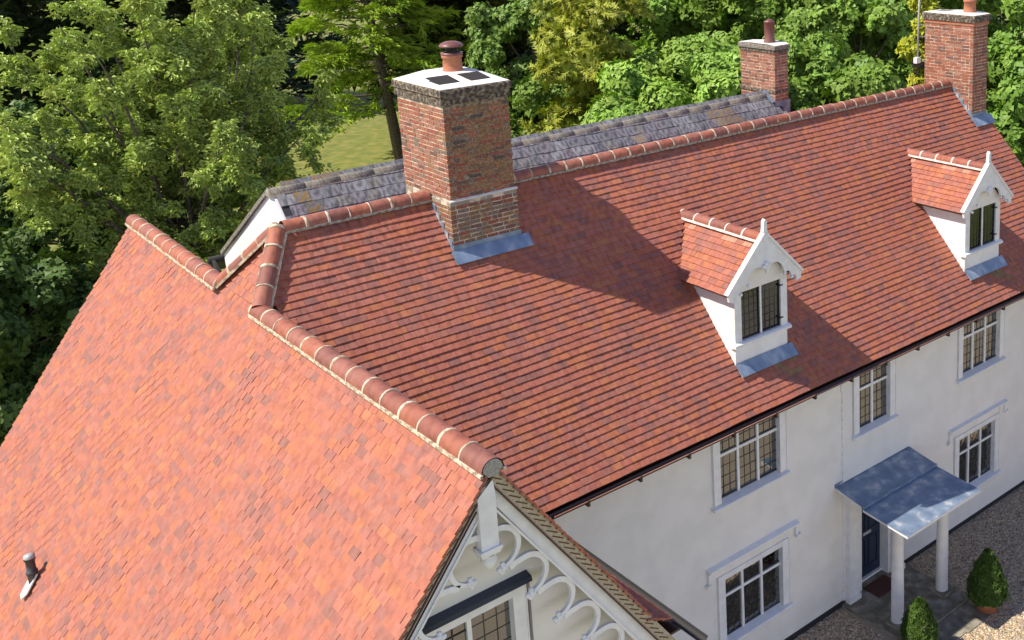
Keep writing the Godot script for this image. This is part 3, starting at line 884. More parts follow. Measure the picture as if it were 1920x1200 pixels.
# one casement window facing +z. x and y are those of the glass; the surround stands round it
func window(parent: Node, called: String, xl: float, xr: float, yb: float, yt: float, lights: int, transom: float, z: float, lead: String, hood := false, ledge := 0.17) -> Node3D:
	var w := node(called, parent)
	var zf := z + 0.035
	var zg := z - 0.075
	var fw := 0.15
	var st := S()
	box(st, Vector3(xl - fw, yb - 0.02, zg - 0.02), Vector3(xl, yt + 0.1, zf))
	box(st, Vector3(xr, yb - 0.02, zg - 0.02), Vector3(xr + fw, yt + 0.1, zf))
	box(st, Vector3(xl, yt, zg - 0.02), Vector3(xr, yt + 0.1, zf - 0.003))
	box(st, Vector3(xl - fw - 0.012, yb - 0.02, z - 0.01), Vector3(xl - fw, yt + 0.11, zf + 0.012))
	box(st, Vector3(xr + fw, yb - 0.02, z - 0.01), Vector3(xr + fw + 0.012, yt + 0.11, zf + 0.012))
	part("frame", done(st), M.paint, w)
	st = S()
	# sloping sill with a rounded nose
	var x0 := xl - fw - 0.05
	var x1 := xr + fw + 0.05
	var prof := PackedVector2Array([Vector2(zg - 0.02, yb), Vector2(zf + 0.05, yb - 0.055), Vector2(zf + 0.06, yb - 0.07), Vector2(zf + 0.055, yb - 0.1), Vector2(zf + 0.01, yb - 0.105), Vector2(zg - 0.02, yb - 0.105)])
	prism(st, prof, Vector3(x0, 0, 0), Vector3.BACK, Vector3.UP, Vector3(x1 - x0, 0, 0))
	part("sill", done(st), M.paint, w)
	var mw := 0.05
	for i in range(1, lights):
		var x := lerpf(xl, xr, float(i) / lights)
		part("mullion", boxm(Vector3(x - mw * 0.5, yb, zg - 0.01), Vector3(x + mw * 0.5, yt, zg + 0.035)), M.paint, w)
	var bands := [[yb, yt]]
	if transom > 0.0:
		bands = [[yb, transom - 0.025], [transom + 0.025, yt]]
		for i in lights:
			var a := lerpf(xl, xr, float(i) / lights) + (mw * 0.5 if i > 0 else 0.0)
			var b := lerpf(xl, xr, float(i + 1) / lights) - (mw * 0.5 if i < lights - 1 else 0.0)
			part("transom", boxm(Vector3(a, transom - 0.025, zg - 0.008), Vector3(b, transom + 0.025, zg + 0.032)), M.paint, w)
	for bd in bands:
		for i in lights:
			var a := lerpf(xl, xr, float(i) / lights) + (mw * 0.5 if i > 0 else 0.0)
			var b := lerpf(xl, xr, float(i + 1) / lights) - (mw * 0.5 if i < lights - 1 else 0.0)
			var c := Vector3((a + b) * 0.5, (bd[0] + bd[1]) * 0.5, zg)
			var tilt := Basis(Vector3.UP, jit(0.012)) * Basis(Vector3.RIGHT, jit(0.012))
			var sg := S()
			box_xf(sg, Transform3D.IDENTITY, Vector3(b - a, bd[1] - bd[0], 0.006))
			part("pane", done(sg), M.glass, w, Transform3D(tilt, c))
			var sl := S()
			var wd: float = b - a
			var hd: float = bd[1] - bd[0]
			if lead == "hex":
				var hs := 0.078
				var row := 0
				var y: float = bd[0]
				while y < bd[1]:
					var x: float = a + (hs * 0.866 if row % 2 else 0.0)
					while x < b + 0.001:
						var cc := Vector3(x, y, zg + 0.005)
						for e in [30.0, 90.0, 150.0]:
							var v0 := cc + Vector3(cos(deg_to_rad(e)), sin(deg_to_rad(e)), 0) * hs
							var v1 := cc + Vector3(cos(deg_to_rad(e + 60)), sin(deg_to_rad(e + 60)), 0) * hs
							if minf(v0.x, v1.x) > a and maxf(v0.x, v1.x) < b and minf(v0.y, v1.y) > bd[0] and maxf(v0.y, v1.y) < bd[1]:
								bar(sl, v0, v1, 0.007, 0.006, Vector3(-(v1 - v0).y, (v1 - v0).x, 0))
						x += hs * 1.732
					row += 1
					y += hs * 1.5
			else:
				var nx: int = max(2, int(round(wd / 0.15)))
				var ny: int = max(2, int(round(hd / 0.185)))
				for k in range(1, nx): box(sl, Vector3(a + wd * k / nx - 0.006, bd[0], zg + 0.002), Vector3(a + wd * k / nx + 0.006, bd[1], zg + 0.009))
				for k in range(1, ny): box(sl, Vector3(a, bd[0] + hd * k / ny - 0.006, zg + 0.0022), Vector3(b, bd[0] + hd * k / ny + 0.006, zg + 0.0085))
			box(sl, Vector3(a, bd[0], zg - 0.004), Vector3(b, bd[0] + 0.028, zg + 0.012))
			part("leading", done(sl), M.came, w)
	if hood:
		st = S()
		var hx0 := xl - 0.38
		var hx1 := xr + 0.38
		var hp := PackedVector2Array([Vector2(z - 0.01, yt + 0.37), Vector2(zf + 0.07, yt + 0.34), Vector2(zf + 0.075, yt + 0.31), Vector2(zf + 0.02, yt + 0.28), Vector2(z - 0.01, yt + 0.28)])
		prism(st, hp, Vector3(hx0, 0, 0), Vector3.BACK, Vector3.UP, Vector3(hx1 - hx0, 0, 0))
		for sx in [hx0, hx1 - 0.06]:
			box(st, Vector3(sx + 0.002, yt + 0.1, z - 0.01), Vector3(sx + 0.058, yt + 0.281, zf + 0.03))
			box(st, Vector3(sx - 0.05 if sx == hx0 else sx, yt + 0.05, z - 0.01), Vector3(sx + 0.06 if sx == hx0 else sx + 0.11, yt + 0.099, zf + 0.05))
		part("hood_mould", done(st), M.paint, w)
	return w

# a wall in the plane z, x0..x1 by y0..y1, t thick (backwards), with rectangular openings
func wall_mesh(x0: float, x1: float, y0: float, y1: float, z: float, t: float, holes: Array) -> ArrayMesh:
	var xs := [x0, x1]
	var ys := [y0, y1]
	for h in holes:
		xs.append_array([h[0], h[1]]); ys.append_array([h[2], h[3]])
	xs.sort(); ys.sort()
	var st := S()
	for i in xs.size() - 1:
		for j in ys.size() - 1:
			if xs[i + 1] - xs[i] < 1e-4 or ys[j + 1] - ys[j] < 1e-4: continue
			var cx: float = (xs[i] + xs[i + 1]) * 0.5
			var cy: float = (ys[j] + ys[j + 1]) * 0.5
			var inside := false
			for h in holes:
				if cx > h[0] and cx < h[1] and cy > h[2] and cy < h[3]: inside = true
			if inside: continue
			quad(st, Vector3(xs[i], ys[j], z), Vector3(xs[i + 1], ys[j], z), Vector3(xs[i + 1], ys[j + 1], z), Vector3(xs[i], ys[j + 1], z), Vector3.BACK)
			quad(st, Vector3(xs[i], ys[j], z - t), Vector3(xs[i + 1], ys[j], z - t), Vector3(xs[i + 1], ys[j + 1], z - t), Vector3(xs[i], ys[j + 1], z - t), Vector3.FORWARD)
	for h in holes:
		quad(st, Vector3(h[0], h[2], z), Vector3(h[0], h[3], z), Vector3(h[0], h[3], z - t), Vector3(h[0], h[2], z - t), Vector3.RIGHT)
		quad(st, Vector3(h[1], h[2], z), Vector3(h[1], h[3], z), Vector3(h[1], h[3], z - t), Vector3(h[1], h[2], z - t), Vector3.LEFT)
		quad(st, Vector3(h[0], h[2], z), Vector3(h[1], h[2], z), Vector3(h[1], h[2], z - t), Vector3(h[0], h[2], z - t), Vector3.UP)
		quad(st, Vector3(h[0], h[3], z), Vector3(h[1], h[3], z), Vector3(h[1], h[3], z - t), Vector3(h[0], h[3], z - t), Vector3.DOWN)
	quad(st, Vector3(x1, y0, z), Vector3(x1, y1, z), Vector3(x1, y1, z - t), Vector3(x1, y0, z - t), Vector3.RIGHT)
	quad(st, Vector3(x0, y0, z), Vector3(x0, y1, z), Vector3(x0, y1, z - t), Vector3(x0, y0, z - t), Vector3.LEFT)
	return done(st)

func build_walls(house: Node) -> void:
	var wins := [[6.04, 7.42, 3.52, 4.72, 3, 4.32, "rect", false], [9.51, 10.405, 3.50, 4.72, 2, 4.3, "rect", false], [12.75, 14.07, 3.53, 4.72, 3, 4.33, "rect", false],
		[6.06, 7.43, 0.86, 2.04, 3, 1.665, "hex", true], [12.68, 13.98, 0.84, 2.09, 3, 1.69, "hex", true]]
	var holes := []
	for w in wins: holes.append([w[0] - 0.13, w[1] + 0.13, w[2] - 0.06, w[3] + 0.08])
	holes.append([9.55, 10.4, -0.05, 2.3])
	var fw := node("front_wall", house)
	tag(fw, "cream rendered front wall below the main eaves")
	part("render", wall_mesh(2.0, 17.0, 0.0, 5.02, 0.0, 0.24, holes), M.render, fw)
	# east of the first windows the wall is weatherboarded and painted like the render
	var y := 0.1
	while y < 4.8:
		var cuts := [9.05, 16.99]
		for h in holes:
			if h[3] + 0.14 > y and h[2] - 0.08 < y + 0.18 and h[1] > 9.0:
				cuts.append(h[0] - 0.06); cuts.append(h[1] + 0.06)
		cuts.sort()
		for i in range(0, cuts.size() - 1, 2):
			var sb := S()
			var proud := 0.026 + jit(0.002)
			var a := Vector3(cuts[i], y + jit(0.002), proud)
			var b := Vector3(cuts[i + 1], y + jit(0.002), proud)
			var c := Vector3(cuts[i + 1], y + 0.185, 0.003)
			var d := Vector3(cuts[i], y + 0.185, 0.003)
			quad(sb, a, b, c, d, Vector3.BACK)
			quad(sb, a, b, Vector3(b.x, b.y, 0.001), Vector3(a.x, a.y, 0.001), Vector3.DOWN)
			tri(sb, a, d, Vector3(a.x, a.y, 0.001), Vector3.LEFT)
			part("board", done(sb), M.render, fw)
		y += 0.18
	part("plinth", boxm(Vector3(2.2, 0.0, -0.1), Vector3(9.1, 0.1, 0.03)), M.black, fw)
	part("plinth", boxm(Vector3(10.86, 0.0, -0.1), Vector3(17.02, 0.1, 0.03)), M.black, fw)
	part("vent_cover", boxm(Vector3(9.02, 4.47, -0.01), Vector3(9.13, 4.6, 0.02)), M.render, fw)
	# end walls and back, so that the house is closed
	part("end_wall", boxm(Vector3(16.76, 0, -6.8), Vector3(17.0, 5.0, -0.245)), M.render, fw)
	var st := S()
	prism(st, PackedVector2Array([Vector2(0.0, 5.0), Vector2(-6.6, 5.0), Vector2(RIDGE_Z, RIDGE_Y - 0.25)]), Vector3(17.02, 0, 0), Vector3.BACK, Vector3.UP, Vector3(-0.24, 0, 0))
	part("gable_wall", done(st), M.render, fw)
	for w in wins:
		window(house, "upper_window" if w[2] > 2.0 else "lower_window", w[0], w[1], w[2], w[3], w[4], w[5], 0.0, w[6], w[7])
	# eaves: soffit, half-round gutter and its brackets
	var e := node("gutter", house)
	st = S(true)
	var za := 0.345
	var ya := 4.93
	for k in 8:
		var a0 := PI + PI * k / 8.0
		var a1 := PI + PI * (k + 1) / 8.0
		var r := 0.058
		quad(st, Vector3(2.62, ya + sin(a0) * r, za + cos(a0) * r), Vector3(17.05, ya + sin(a0) * r, za + cos(a0) * r), Vector3(17.05, ya + sin(a1) * r, za + cos(a1) * r), Vector3(2.62, ya + sin(a1) * r, za + cos(a1) * r), Vector3(0, sin(a0 + 0.2), cos(a0 + 0.2)))
	part("channel", done(st), M.gutter, e)
	st = S(true)
	tube(st, [Vector3(2.62, ya, za + 0.06), Vector3(17.05, ya, za + 0.06)], [0.011, 0.011], 6)
	part("rim", done(st), M.copper, e)
	part("soffit", boxm(Vector3(2.3, 4.87, -0.02), Vector3(17.04, 4.9, 0.27)), M.gutter, e)
	var x := 3.2
	while x < 17.0:
		st = S()
		box(st, Vector3(x - 0.02, ya - 0.08, za - 0.06), Vector3(x + 0.02, ya - 0.058, za + 0.075))
		box(st, Vector3(x - 0.02, ya - 0.0795, za + 0.062), Vector3(x + 0.02, ya + 0.012, za + 0.0745))
		part("bracket", done(st), M.gutter, e)
		x += 0.95

# ---------------------------------------------------------------- dormers
func build_dormer(house: Node, cx: float, label: String) -> void:
	var d := node("dormer", house)
	tag(d, label)
	var zf := -0.31
	var hw := 0.615
	var ye := 6.98
	var yr := 7.80
	# cheeks
	for sgn in [-1.0, 1.0]:
		var st := S()
		var zb := 0.298 - (ye - 0.0 - 5.0) / 1.086
		var yb := main_y(zf) - 0.05
		prism(st, PackedVector2Array([Vector2(zf, yb), Vector2(zf, ye + 0.06), Vector2(zb - 0.1, ye + 0.06), Vector2(zb - 0.05, ye - 0.05)]), Vector3(cx + sgn * hw, 0, 0), Vector3.BACK, Vector3.UP, Vector3(-sgn * 0.1, 0, 0))
		part("cheek", done(st), M.gable_white, d)
	# front: apron, posts, head panel
	part("apron_panel", boxm(Vector3(cx - hw + 0.001, main_y(zf) - 0.06, zf - 0.1), Vector3(cx + hw - 0.001, 5.97, zf + 0.004)), M.gable_white, d)
	var gx := 0.465
	for sgn in [-1.0, 1.0]:
		part("post", boxm(Vector3(cx + sgn * gx, 6.04, zf - 0.1), Vector3(cx + sgn * (hw + 0.004), ye + 0.05, zf + 0.012)), M.paint, d)
	var st := S()
	prism(st, PackedVector2Array([Vector2(-gx, 6.93), Vector2(gx, 6.93), Vector2(0.62, 7.02), Vector2(0.0, yr - 0.12), Vector2(-0.62, 7.02)]), Vector3(cx, 0, zf + 0.002), Vector3.RIGHT, Vector3.UP, Vector3(0, 0, -0.06))
	part("gable_panel", done(st), M.render, d)
	st = S()
	var prof := PackedVector2Array([Vector2(zf - 0.1, 6.06), Vector2(zf + 0.03, 6.055), Vector2(zf + 0.075, 6.03), Vector2(zf + 0.075, 5.985), Vector2(zf + 0.03, 5.971), Vector2(zf - 0.1, 5.971)])
	prism(st, prof, Vector3(cx - hw - 0.05, 0, 0), Vector3.BACK, Vector3.UP, Vector3(hw * 2 + 0.1, 0, 0))
	part("sill", done(st), M.paint, d)
	# two-light casement
	part("mullion", boxm(Vector3(cx - 0.02, 6.06, zf - 0.06), Vector3(cx + 0.02, 6.93, zf - 0.005)), M.paint, d)
	for sgn in [-1.0, 1.0]:
		var a: float = cx + (0.02 if sgn > 0 else -gx)
		var b: float = cx + (gx if sgn > 0 else -0.02)
		st = S()
		for e in [[a, a + 0.018, 6.06, 6.93], [b - 0.018, b, 6.06, 6.93], [a + 0.018, b - 0.018, 6.06, 6.08], [a + 0.018, b - 0.018, 6.91, 6.93]]:
			box(st, Vector3(e[0], e[2], zf - 0.06), Vector3(e[1], e[3], zf - 0.022))
		part("casement", done(st), M.came, d)
		var sg := S()
		box_xf(sg, Transform3D.IDENTITY, Vector3(b - a - 0.036, 0.83, 0.006))
		part("pane", done(sg), M.glass_dim, d, Transform3D(Basis(Vector3.UP, jit(0.015)) * Basis(Vector3.RIGHT, jit(0.015)), Vector3((a + b) * 0.5, 6.495, zf - 0.045)))
		var sl := S()
		for k in range(1, 4):
			var x := lerpf(a, b, k / 4.0)
			box(sl, Vector3(x - 0.005, 6.08, zf - 0.044), Vector3(x + 0.005, 6.91, zf - 0.036))
		for k in range(1, 6):
			var y := 6.08 + 0.83 * k / 6.0
			box(sl, Vector3(a + 0.018, y - 0.005, zf - 0.0435), Vector3(b - 0.018, y + 0.005, zf - 0.0365))
		part("leading", done(sl), M.came, d)
	st = S()
	for y in [6.2, 6.8]: box(st, Vector3(cx + gx - 0.03, y, zf - 0.02), Vector3(cx + gx + 0.05, y + 0.025, zf + 0.018))
	part("hinge", done(st), M.came, d)
	# cut barge board with a foiled arch
	var bw := 0.83
	var zb2 := -0.17
	for sgn in [-1.0, 1.0]:
		var poly := PackedVector2Array([Vector2(0.0, yr + 0.085), Vector2(sgn * (bw + 0.03), ye + 0.02), Vector2(sgn * (bw + 0.01), ye - 0.09), Vector2(sgn * (bw - 0.1), ye - 0.13)])
		for p in arc_pts(Vector2(0.665, ye - 0.065), 0.075, -0.4, 2.2, 6): poly.append(Vector2(p.x * sgn, p.y))
		for p in arc_pts(Vector2(0.52, ye + 0.035), 0.085, -0.9, 2.3, 7): poly.append(Vector2(p.x * sgn, p.y))
		for p in arc_pts(Vector2(0.2, ye + 0.12), 0.235, 0.15, 1.9, 9): poly.append(Vector2(p.x * sgn, p.y))
		poly.append(Vector2(sgn * 0.07, ye + 0.29))
		poly.append(Vector2(0.0, ye + 0.27))
		st = S()
		prism(st, poly, Vector3(cx, 0, zb2), Vector3.RIGHT, Vector3.UP, Vector3(0, 0, -0.045))
		part("barge_board", done(st), M.paint, d)
		st = S()
		bar(st, Vector3(cx + sgn * 0.012, yr + 0.105, zb2 - 0.02), Vector3(cx + sgn * (bw + 0.05), ye + 0.035, zb2 - 0.02), 0.1, 0.045, Vector3.BACK)
		part("barge_cap", done(st), M.paint, d)
		st = S(true)
		for c in [Vector2(0.6, ye - 0.01), Vector2(0.425, ye + 0.1)]:
			lathe(st, [Vector2(0, 0.035), Vector2(0.025, 0.022), Vector2(0.035, 0), Vector2(0.025, -0.022), Vector2(0, -0.035)], Vector3(cx + sgn * c.x, c.y, zb2 + 0.02), 8)
		part("cusp", done(st), M.paint, d)
	st = S(true)
	for c in [[0.0, 0.3, 0.055], [-0.06, 0.34, 0.042], [0.06, 0.34, 0.042], [0.0, 0.385, 0.05], [0.0, 0.245, 0.035]]:
		var r: float = c[2]
		lathe(st, [Vector2(0, r), Vector2(r * 0.7, r * 0.7), Vector2(r, 0), Vector2(r * 0.7, -r * 0.7), Vector2(0, -r)], Vector3(cx + c[0], ye + c[1], zb2 + 0.02), 10)
	part("boss", done(st), M.paint, d)
	st = S()
	var fz := zb2 - 0.02
	prism(st, PackedVector2Array([Vector2(-0.045, yr - 0.02), Vector2(0.045, yr - 0.02), Vector2(0.05, yr + 0.14), Vector2(0.04, yr + 0.17), Vector2(0.034, yr + 0.31), Vector2(0.0, yr + 0.35), Vector2(-0.034, yr + 0.31), Vector2(-0.04, yr + 0.17), Vector2(-0.05, yr + 0.14)]), Vector3(cx, 0, fz + 0.035), Vector3.RIGHT, Vector3.UP, Vector3(0, 0, -0.07))
	part("finial", done(st), M.paint, d)
	# roof of the dormer
	var len_ := sqrt(0.82 * 0.82 + 0.83 * 0.83)
	for sgn in [-1.0, 1.0]:
		var down := Vector3(sgn * 0.83, -0.82, 0).normalized()
		var n := Vector3(sgn * 0.82, 0.83, 0).normalized()
		var u := Vector3.FORWARD if Basis(Vector3.FORWARD, n, down).determinant() > 0 else Vector3.BACK
		for r in 10:
			var s := len_ - r * len_ / 10.0
			var z := -0.205 - (TW * 0.5 if r % 2 == 0 else TW)
			while true:
				var p := Vector3(cx, yr, 0) + down * s
				p.z = z
				if main_y(z) > p.y + 0.16: break
				var t := pick_tone(p)
				if r > 7 and rng.randf() < 0.4: t = 13
				part("tile", tile_meshes[t], M.tile, d, tile_xf(p, u, down, n, len_ / 10.0))
				z -= TW
		st = S()
		var a := Vector3(cx, yr - 0.05, -0.21)
		var b := a + down * (len_ - 0.03)
		var zq := 0.298 - (yr - 5.0) / 1.086 - 0.15
		var zq2 := 0.298 - (ye - 5.0) / 1.086 - 0.15
		quad(st, a, b, Vector3(b.x, b.y, zq2), Vector3(a.x, a.y, zq), n)
		quad(st, a - n * 0.03, b - n * 0.03, Vector3(b.x, b.y, zq2) - n * 0.03, Vector3(a.x, a.y, zq) - n * 0.03, -n)
		quad(st, b, b - n * 0.03, Vector3(b.x, b.y, zq2) - n * 0.03, Vector3(b.x, b.y, zq2), down)
		part("roof_boarding", done(st), M.deck, d)
	ridge_run(Vector3(cx, yr - 0.02, -2.36), Vector3(cx, yr - 0.02, -0.22), 0.43, 0.105, d, M.flaunch, M.flaunch, M.flaunch, 1.7, true)
	# lead in front
	st = S()
	var nn := Vector3(0, 1.0, 1.086).normalized()
	var dn := Vector3(0, -1.086, 1.0).normalized()
	var a3 := Vector3(cx - hw - 0.02, main_y(zf), zf) + nn * 0.035
	var b3 := Vector3(cx + hw + 0.09, main_y(zf), zf) + nn * 0.035
	quad(st, a3, b3, b3 + dn * 0.25, a3 + dn * 0.25, nn)
	quad(st, a3 + dn * 0.25, b3 + dn * 0.25, b3 + dn * 0.25 - nn * 0.02, a3 + dn * 0.25 - nn * 0.02, dn)
	quad(st, b3, b3 + dn * 0.25, b3 + dn * 0.25 - nn * 0.02, b3 - nn * 0.02, Vector3.RIGHT)
	quad(st, a3, a3 + dn * 0.25, a3 + dn * 0.25 - nn * 0.02, a3 - nn * 0.02, Vector3.LEFT)
	part("lead_apron", done(st), M.lead, d)

# ---------------------------------------------------------------- front gable of the wing
func build_gable(house: Node) -> void:
	var g := node("wing_gable", house)
	tag(g, "grey white front gable of the cross wing with cusped barge boards")
	var zw := 3.2
	var st := S()
	# wall with the window opening left free
	var ap := Vector2(0.06, 7.75)
	var hole := [-0.78, 0.6, 4.9, 6.3]
	var L := func(y: float) -> float: return ap.x - (ap.y - y) / 1.26
	var Rr := func(y: float) -> float: return ap.x + (ap.y - y) / 1.46
	prism(st, PackedVector2Array([Vector2(L.call(6.3), 6.3), ap, Vector2(Rr.call(6.3), 6.3)]), Vector3(0, 0, zw), Vector3.RIGHT, Vector3.UP, Vector3(0, 0, -0.2))
	prism(st, PackedVector2Array([Vector2(L.call(6.3), 6.3), Vector2(hole[0], 6.3), Vector2(hole[0], 4.9), Vector2(L.call(4.9), 4.9)]), Vector3(0, 0, zw), Vector3.RIGHT, Vector3.UP, Vector3(0, 0, -0.2))
	prism(st, PackedVector2Array([Vector2(Rr.call(6.3), 6.3), Vector2(hole[1], 6.3), Vector2(hole[1], 4.9), Vector2(Rr.call(4.9), 4.9)]), Vector3(0, 0, zw), Vector3.RIGHT, Vector3.UP, Vector3(0, 0, -0.2))
	prism(st, PackedVector2Array([Vector2(L.call(4.9), 4.9), Vector2(Rr.call(4.9), 4.9), Vector2(2.15, 4.6), Vector2(2.15, 0.0), Vector2(-3.3, 0.0), Vector2(-3.3, 3.6)]), Vector3(0, 0, zw), Vector3.RIGHT, Vector3.UP, Vector3(0, 0, -0.2))
	part("render", done(st), M.render, g)
	part("wing_wall", boxm(Vector3(1.93, 0, -2.0), Vector3(2.148, 4.84, 2.995)), M.render, g)
	part("wing_wall", boxm(Vector3(-3.3, 0, -8.6), Vector3(-3.08, 3.3, 2.995)), M.render, g)
	st = S()
	prism(st, PackedVector2Array([Vector2(-3.3, 0.0), Vector2(2.1, 0.0), Vector2(2.1, 4.9), Vector2(0.0, 7.85), Vector2(-3.3, 3.3)]), Vector3(0, 0, -8.6), Vector3.RIGHT, Vector3.UP, Vector3(0, 0, 0.2))
	part("rear_wall", done(st), M.render, g)
	window(house, "gable_window", -0.6, 0.37, 4.97, 6.2, 2, 0.0, zw, "rect")
	st = S()
	prism(st, PackedVector2Array([Vector2(zw, 6.43), Vector2(zw + 0.11, 6.405), Vector2(zw + 0.12, 6.35), Vector2(zw + 0.105, 6.35), Vector2(zw + 0.1, 6.38), Vector2(zw, 6.402)]), Vector3(-0.74, 0, 0), Vector3.BACK, Vector3.UP, Vector3(1.31, 0, 0))
	box(st, Vector3(-0.74, 6.33, zw), Vector3(0.57, 6.4, zw + 0.03))
	part("window_canopy", done(st), M.navy, g)
	# barge boards
	var zb := 3.53
	var top := Vector2(0.065, 7.9)
	for sgn in [-1.0, 1.0]:
		var p: float = 1.25 if sgn < 0 else 1.465
		var dir := Vector2(sgn, -p).normalized()
		var inw := Vector2(-sgn * p, -1.0).normalized()
		st = S()
		var e := top + dir * 4.6
		var bw2 := 0.245 if sgn > 0 else 0.17
		prism(st, PackedVector2Array([top, e, e + inw * bw2, Vector2(top.x, (top + inw * bw2 + dir * 0.2).y)]), Vector3(0, 0, zb), Vector3.RIGHT, Vector3.UP, Vector3(0, 0, -0.05))
		part("barge_board", done(st), M.paint, g)
		st = S()
		for o in ([0.03, 0.2] if sgn > 0 else [0.03, 0.135]):
			var q0: Vector2 = top + inw * o + dir * (o * 0.9 + 0.05)
			var q1: Vector2 = e + inw * o
			bar(st, Vector3(q0.x, q0.y, zb + 0.008), Vector3(q1.x, q1.y, zb + 0.008), 0.022, 0.03, Vector3(inw.x, inw.y, 0))
		part("moulding", done(st), M.paint, g)
		# cusped tracery
		for k in 9:
			var c: Vector2
			var ang1: float
			var mid := PackedVector2Array()
			if sgn > 0:
				c = Vector2(0.105, 7.04) + Vector2(0.303, -0.448) * k
				ang1 = -1.4
				mid.append(c + Vector2(-0.2, 0.19))
				mid.append(c + Vector2(-0.12, 0.215))
				mid.append_array(arc_pts(c, 0.228, 1.75, ang1, 18))
			else:
				c = Vector2(-0.2, 7.04) + Vector2(-0.372, -0.42) * k
				ang1 = PI + 1.4
				mid.append(c + Vector2(0.22, 0.2))
				mid.append(c + Vector2(0.13, 0.225))
				mid.append_array(arc_pts(c, 0.24, PI - 1.75, ang1, 18))
			var outer := PackedVector2Array()
			var inner := PackedVector2Array()
			for i in mid.size():
				var tg := (mid[mini(i + 1, mid.size() - 1)] - mid[maxi(i - 1, 0)]).normalized()
				var nn := Vector2(-tg.y, tg.x) * lerpf(0.034, 0.021, float(i) / mid.size())
				outer.append(mid[i] + nn)
				inner.insert(0, mid[i] - nn)
			outer.append_array(inner)
			st = S()
			prism(st, outer, Vector3(0, 0, zb - 0.002), Vector3.RIGHT, Vector3.UP, Vector3(0, 0, -0.045))
			var tip := c + Vector2(cos(ang1), sin(ang1)) * 0.233
			for b in [[0.0, 0.0, 0.045], [-sgn * 0.05, -0.01, 0.035], [-sgn * 0.02, -0.05, 0.03], [-sgn * 0.01, 0.04, 0.03]]:
				var r: float = b[2]
				lathe(st, [Vector2(0, r), Vector2(r * 0.75, r * 0.6), Vector2(r, 0), Vector2(r * 0.75, -r * 0.6), Vector2(0, -r)], Vector3(tip.x + b[0], tip.y + b[1], zb - 0.02), 8)
			part("cusp", done(st), M.paint, g)
	# hanging post with turned drop
	st = S()
	box(st, Vector3(-0.115, 7.14, zb - 0.06), Vector3(0.08, 7.72, zb + 0.06))
	prism(st, PackedVector2Array([Vector2(-0.115, 7.721), Vector2(0.08, 7.721), Vector2(0.065, 7.86), Vector2(0.05, 7.86)]), Vector3(0, 0, zb + 0.06), Vector3.RIGHT, Vector3.UP, Vector3(0, 0, -0.12))
	box(st, Vector3(-0.14, 7.1, zb - 0.085), Vector3(0.105, 7.139, zb + 0.085))
	box(st, Vector3(-0.125, 7.06, zb - 0.07), Vector3(0.09, 7.099, zb + 0.07))
	part("hanging_post", done(st), M.paint, g)
	st = S(true)
	lathe(st, [Vector2(0.0, -0.2), Vector2(0.02, -0.185), Vector2(0.045, -0.15), Vector2(0.075, -0.1), Vector2(0.085, -0.06), Vector2(0.06, -0.03), Vector2(0.08, -0.015), Vector2(0.08, 0.0)], Vector3(-0.018, 7.06, zb), 14)
	part("pendant", done(st), M.paint, g)
	# gutter on the far side of the wing
	var gu := node("wing_gutter", house)
	st = S(true)
	var xe := 2.37
	var ya := 5.0
	for k in 8:
		var a0 := PI + PI * k / 8.0
		var a1 := PI + PI * (k + 1) / 8.0
		quad(st, Vector3(xe + cos(a0) * 0.06, ya + sin(a0) * 0.06, 0.4), Vector3(xe + cos(a0) * 0.06, ya + sin(a0) * 0.06, 3.97), Vector3(xe + cos(a1) * 0.06, ya + sin(a1) * 0.06, 3.97), Vector3(xe + cos(a1) * 0.06, ya + sin(a1) * 0.06, 0.4), Vector3(cos(a0 + 0.2), sin(a0 + 0.2), 0))
	tube(st, [Vector3(xe + 0.06, ya, 0.4), Vector3(xe + 0.06, ya, 3.97)], [0.01, 0.01], 6)
	part("channel", done(st), M.black, gu)
	part("soffit", boxm(Vector3(2.15, 4.86, 0.02), Vector3(2.42, 4.89, 3.5)), M.gutter, gu)

